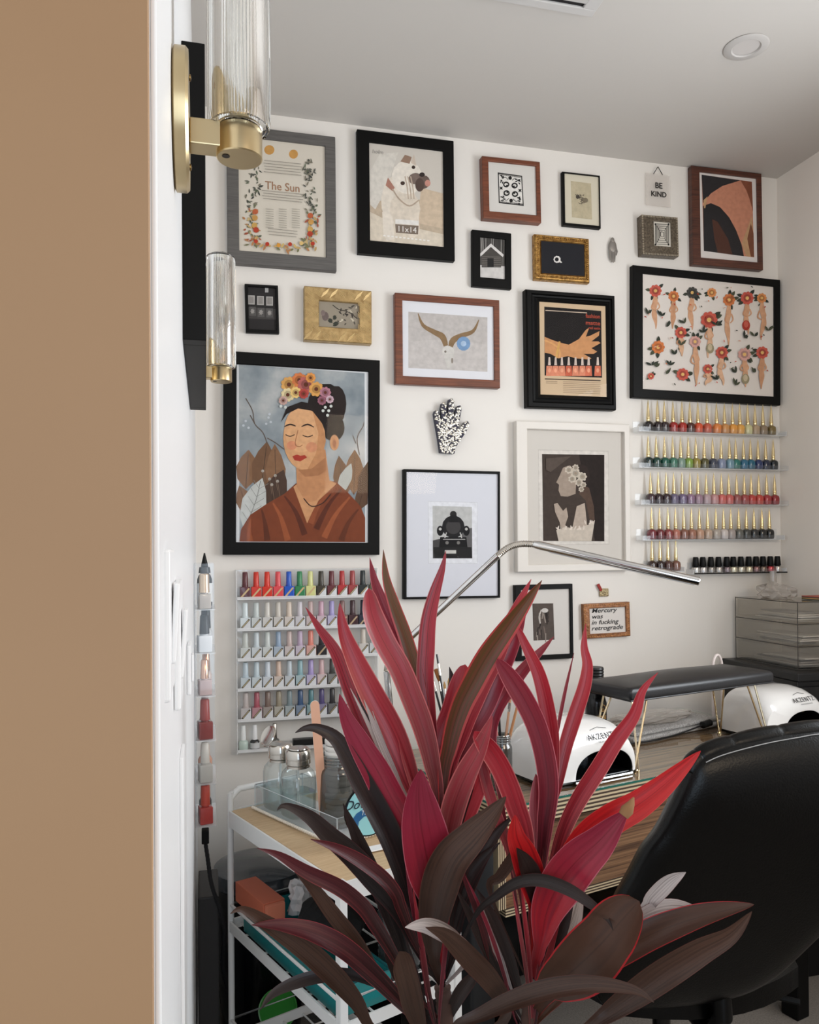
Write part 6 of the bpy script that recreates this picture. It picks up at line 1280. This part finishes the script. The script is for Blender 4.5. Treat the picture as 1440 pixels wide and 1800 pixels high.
LV = [
 # ---- left crown
 ('TK', 34, 1.08, 1.0, 10, [(537, 1067), (560, 1103), (590, 1147), (613, 1207), (640, 1275), (672, 1345), (712, 1440)], 'L'),
 ('R', 58, 1.02, 1.0, -8, [(597, 1060), (605, 1110), (625, 1160), (655, 1220), (693, 1290), (722, 1370), (745, 1450)], 'L', wide),
 ('M', 38, 1.06, 1.0, 12, [(650, 980), (660, 1027), (682, 1085), (708, 1140), (728, 1200), (745, 1270), (762, 1370)], 'L'),
 ('G', 32, 1.04, 1.0, -14, [(674, 966), (680, 1017), (697, 1070), (714, 1117), (731, 1175), (745, 1240), (765, 1350)], 'L'),
 ('E', 50, .97, 1.0, 14, [(648, 1034), (653, 1077), (674, 1127), (702, 1176), (722, 1223), (744, 1280), (760, 1345), (772, 1430)], 'L', blunt),
 ('TK', 38, 1.02, 1.0, -12, [(784, 968), (778, 1000), (764, 1047), (754, 1093), (750, 1143), (748, 1195), (757, 1290), (768, 1400)], 'L'),
 ('G', 52, .97, 1.0, 10, [(953, 1020), (923, 1060), (890, 1105), (858, 1150), (832, 1196), (808, 1245), (790, 1310), (778, 1400)], 'L'),
 ('R', 40, 1.0, 1.0, -16, [(934, 1018), (915, 1058), (893, 1110), (873, 1158), (845, 1215), (815, 1290), (790, 1390)], 'L'),
 ('M', 46, 1.03, 1.01, 8, [(925, 1075), (900, 1135), (875, 1185), (850, 1243), (815, 1310), (790, 1400)], 'L'),
 ('R', 46, 1.03, 1.0, -8, [(818, 1168), (809, 1205), (795, 1250), (778, 1300), (770, 1380), (768, 1440)], 'L', blunt),
 ('K', 34, 1.05, 1.02, 5, [(790, 1172), (795, 1205), (788, 1260), (780, 1340), (774, 1420)], 'L'),
 ('P', 56, .93, .98, -10, [(597, 1220), (610, 1262), (636, 1310), (664, 1355), (690, 1405), (722, 1462), (752, 1530)], 'L', wide),
 ('P', 92, .90, .97, 6, [(740, 1352), (736, 1390), (738, 1435), (746, 1485), (757, 1540), (768, 1610)], 'L', wide),
 ('E', 54, .96, 1.0, -12, [(866, 1258), (846, 1312), (820, 1362), (800, 1412), (788, 1465), (780, 1540)], 'L', wide),
 ('R', 44, .99, 1.0, 10, [(862, 1300), (850, 1350), (826, 1410), (802, 1470), (786, 1550)], 'L'),
 ('S', 10, 1.0, 1.0, 0, [(616, 1210), (646, 1270), (678, 1340), (706, 1410), (736, 1490)], 'L'),
 ('K', 16, 1.01, 1.0, 0, [(626, 1215), (656, 1280), (690, 1355), (720, 1430), (744, 1500)], 'L'),
 ('S', 9, .99, 1.0, 10, [(655, 1250), (672, 1300), (694, 1360), (716, 1420), (742, 1500)], 'L'),
 ('K', 54, .93, .98, 8, [(519, 1288), (537, 1280), (560, 1281), (590, 1298), (614, 1335), (637, 1378), (664, 1430), (690, 1485), (716, 1560), (736, 1640)], 'L', wide),
 ('K', 50, .90, .97, -8, [(487, 1425), (496, 1417), (514, 1420), (547, 1438), (580, 1468), (618, 1500), (660, 1546), (704, 1600), (740, 1680)], 'L', wide),
 ('MK', 30, .88, .96, 10, [(546, 1475), (588, 1490), (630, 1512), (668, 1540), (694, 1570), (706, 1600), (736, 1670)], 'L'),
 ('MK', 34, .88, .96, -10, [(452, 1491), (490, 1503), (540, 1532), (596, 1558), (636, 1590), (658, 1620), (694, 1680), (724, 1740)], 'L'),
 ('B', 34, .90, .97, 12, [(505, 1515), (545, 1555), (586, 1608), (628, 1660), (660, 1712), (705, 1770)], 'L'),
 ('B', 46, .86, .95, -8, [(405, 1606), (428, 1598), (476, 1626), (532, 1665), (581, 1710), (626, 1760), (660, 1812)], 'L', wide),
 ('MK', 44, .87, .95, 10, [(442, 1626), (495, 1627), (551, 1640), (607, 1670), (656, 1712), (700, 1757), (740, 1800)], 'L'),
 ('K', 28, .92, .97, 8, [(457, 1776), (480, 1748), (520, 1728), (570, 1716), (620, 1714), (680, 1740)], 'L'),
 ('B', 84, .88, .96, -14, [(890, 1400), (864, 1434), (830, 1470), (794, 1510), (774, 1560), (764, 1615), (764, 1680)], 'L', wide),
 ('S', 34, .86, .95, 20, [(712, 1630), (745, 1628), (775, 1638), (800, 1655), (826, 1680)], 'L'),
 ('B', 48, .87, .95, -12, [(748, 1630), (780, 1640), (808, 1662), (834, 1690), (862, 1722), (885, 1760), (880, 1800)], 'L'),
 ('B', 50, .86, .94, 10, [(702, 1672), (708, 1700), (718, 1735), (730, 1780), (745, 1820)], 'L', blunt),
 ('K', 38, .95, .98, -10, [(603, 1412), (628, 1470), (650, 1525), (674, 1578), (698, 1640), (728, 1720)], 'L'),
 ('K', 44, 1.02, 1.0, 6, [(690, 1480), (704, 1530), (722, 1590), (745, 1670)], 'L'),
 ('M', 9, .93, .98, 0, [(708, 1420), (714, 1500), (722, 1570), (740, 1680), (756, 1780)], 'L'),
 ('M', 10, .94, .98, 0, [(790, 1560), (786, 1640), (778, 1720), (772, 1800)], 'L'),
 ('TK', 12, .94, .98, 0, [(726, 1560), (738, 1640), (752, 1730), (766, 1800)], 'L'),
 # ---- right crown
 ('R', 32, 1.04, 1.0, 10, [(1030, 1096), (1027, 1136), (1033, 1170), (1027, 1209), (1012, 1255), (994, 1312), (980, 1375), (962, 1460)], 'R'),
 ('M', 8, 1.05, 1.0, 0, [(1009, 1148), (993, 1219), (979, 1292), (968, 1370)], 'R'),
 ('R', 34, 1.0, 1.0, -10, [(884, 1100), (908, 1104), (925, 1136), (948, 1185), (963, 1243), (972, 1301), (972, 1380), (960, 1470)], 'R'),
 ('M', 32, 1.06, 1.02, 8, [(974, 1119), (954, 1141), (925, 1172), (896, 1210), (872, 1248), (862, 1300), (880, 1400)], 'R'),
 ('M', 46, .98, 1.0, -6, [(874, 1158), (900, 1194), (925, 1235), (945, 1280), (959, 1335), (964, 1390), (958, 1450), (950, 1540)], 'R', blunt),
 ('R', 38, .95, .98, 8, [(1157, 1182), (1130, 1214), (1114, 1258), (1082, 1302), (1052, 1350), (1019, 1400), (995, 1447), (978, 1500), (958, 1590)], 'R'),
 ('BR', 58, .92, .96, -10, [(1232, 1320), (1198, 1352), (1160, 1386), (1120, 1416), (1075, 1442), (1030, 1480), (992, 1540), (960, 1620)], 'R', wide),
 ('P', 80, .90, .96, 8, [(1104, 1424), (1084, 1446), (1052, 1480), (1016, 1512), (986, 1548), (962, 1600), (950, 1660)], 'R', wide),
 ('R', 46, .97, .99, -6, [(834, 1285), (860, 1316), (880, 1348), (896, 1385), (908, 1420), (922, 1462), (932, 1530)], 'R', blunt),
 ('E', 24, .99, 1.0, 6, [(842, 1322), (858, 1385), (876, 1440), (898, 1500), (916, 1580)], 'R', blunt),
 ('BR', 54, .93, .96, 10, [(906, 1432), (908, 1468), (920, 1500), (932, 1540), (940, 1600)], 'R', wide),
 ('K', 44, .92, .96, -8, [(908, 1490), (922, 1512), (936, 1545), (944, 1600)], 'R'),
 ('K', 28, .88, .96, 8, [(1078, 1636), (1066, 1612), (1028, 1580), (990, 1558), (947, 1546), (908, 1552), (872, 1576), (834, 1612)], 'L'),
 ('M', 44, 1.03, 1.0, 12, [(942, 1360), (944, 1410), (948, 1470), (948, 1550)], 'R'),
 ('O', 108, .86, .93, 4, [(1124, 1584), (1098, 1612), (1056, 1660), (1012, 1702), (972, 1735)], 'R', oval),
 ('O', 54, .90, .96, -14, [(1326, 1590), (1276, 1600), (1216, 1616), (1160, 1636), (1112, 1660), (1050, 1700), (990, 1750)], 'R', wide),
 ('B', 60, .85, .93, 12, [(1322, 1602), (1284, 1642), (1230, 1671), (1172, 1706), (1120, 1744), (1073, 1778), (1030, 1808)], 'R', wide),
 ('S', 30, .92, .97, 10, [(1206, 1533), (1179, 1547), (1148, 1577), (1118, 1610)], 'R'),
 ('S', 34, .93, .97, -16, [(1236, 1601), (1182, 1598), (1136, 1612), (1080, 1650)], 'R'),
 ('B', 42, .84, .92, -8, [(1150, 1762), (1118, 1741), (1055, 1731), (986, 1736), (917, 1754), (849, 1783), (800, 1812)], 'R', wide),
 ('M', 12, .96, .99, 0, [(975, 1560), (960, 1640), (946, 1720), (938, 1800)], 'R'), ('R', 10, .95, .99, 0, [(915, 1540), (924, 1620), (932, 1700), (936, 1800)], 'R'),
 ('TK', 14, .97, .99, 0, [(990, 1590), (970, 1660), (950, 1740), (940, 1810)], 'R'), ('E', 9, .96, .98, 0, [(900, 1560), (915, 1640), (928, 1730), (932, 1800)], 'R'),
 ('S', 30, 1.0, 1.0, 14, [(1022, 1560), (1008, 1620), (980, 1680), (950, 1730)], 'R'), ('K', 40, .98, 1.0, -14, [(1010, 1550), (990, 1620), (964, 1680), (944, 1750)], 'R'),
 ('K', 22, .97, 1.0, 0, [(800, 1560), (822, 1600), (850, 1660), (880, 1720), (915, 1790)], 'R'), ('M', 9, .96, 1.0, 0, [(818, 1540), (842, 1590), (866, 1650), (888, 1720), (905, 1790)], 'R'),
 ('S', 22, 1.0, 1.0, 20, [(846, 1590), (862, 1640), (880, 1700), (906, 1770)], 'R'), ('K', 26, .98, 1.0, 0, [(836, 1560), (870, 1620), (898, 1690), (920, 1770)], 'R'),
 ('K', 30, .99, 1.0, 8, [(880, 1480), (846, 1512), (818, 1552), (796, 1620), (784, 1700)], 'L'),
 ('K', 34, .98, 1.0, 0, [(690, 1600), (706, 1660), (726, 1720), (752, 1790)], 'L'), ('K', 30, .98, 1.0, 10, [(850, 1700), (820, 1730), (800, 1760), (786, 1800)], 'L'),
 ('TK', 22, 1.03, 1.0, 10, [(716, 1100), (722, 1160), (734, 1230), (750, 1310), (764, 1400)], 'L'), ('M', 16, 1.02, 1.0, -10, [(822, 1195), (820, 1250), (806, 1320), (790, 1400)], 'L'),
 ('K', 30, .99, 1.0, 12, [(838, 1310), (826, 1370), (806, 1430), (788, 1500), (778, 1580)], 'L'), ('E', 26, 1.01, 1.0, 8, [(700, 1270), (712, 1320), (730, 1380), (750, 1450)], 'L'),
 ('K', 30, .99, 1.0, 0, [(906, 1430), (870, 1470), (836, 1530), (810, 1600), (796, 1680)], 'L'),
 ('K', 20, .96, 1.0, 0, [(1016, 1640), (996, 1690), (966, 1740), (944, 1790)], 'R'), ('MK', 16, .96, 1.0, 0, [(800, 1500), (824, 1560), (846, 1620), (866, 1690), (900, 1770)], 'R'),
 ('K', 30, .96, 1.0, 8, [(672, 1640), (694, 1700), (724, 1750), (756, 1790)], 'L'), ('S', 14, .97, 1.0, 8, [(640, 1230), (668, 1300), (700, 1375), (730, 1455)], 'L'),
 ('B', 26, .97, 1.0, 6, [(862, 1570), (880, 1540), (905, 1500), (912, 1470)][::-1], 'R'),
]
for e in LV:
    kind, w_, dt, db, tw, pts, cr = e[:7]; w_ *= .80 if kind in ('K', 'MK', 'B', 'R', 'M', 'G', 'TK', 'E') else .93; make_leaf(kind, w_, dt, db, tw, pts, cr, prof=e[7] if len(e) > 7 else None)
# dry brown tip on the pink leaf
dp = at(1103, 1424, .898)-PO
random.seed(3); b = MB(); b.tube([at(1096, 1434, .897)-PO, dp, at(1110, 1412, .90)-PO, at(1114, 1402, .905)-PO], [.006, .0075, .004, .001], n=9); b.build('dry_tip', mat((140, 104, 70), .9), pot)
# canes, pot, soil
for (px, py, d_), (bx, by) in (((778, 1735, 1.0), (-.035, .0)), ((934, 1735, 1.0), (.04, .01))):
    top = at(px, py, d_)-PO; P = smooth_pts([(bx, by, .29), (bx*.9+top.x*.1, by, .42), (top.x*.9, top.y*.9, top.z-.08), tuple(top)], 14)
    MB().tube(P, [.010*(1+.08*(k % 3 == 0)) for k in range(len(P))], mat((70, 48, 40), .8), n=12).build('cane', None, pot)
MB().lathe([(.0, .0), (.095, .0), (.10, .006), (.128, .30), (.132, .305), (.130, .312), (.120, .312), (.116, .29), (.0, .285)], n=44, cap=False).build('pot', mat((150, 146, 140), .6), pot)
MB().lathe([(.0, .292), (.115, .290)], n=30, cap=False).build('soil', noise_mat('soil', [(0.3, (40, 28, 22)), (0.7, (66, 48, 38))], (1, 1, 1), 90, .95, bump=1), pot)
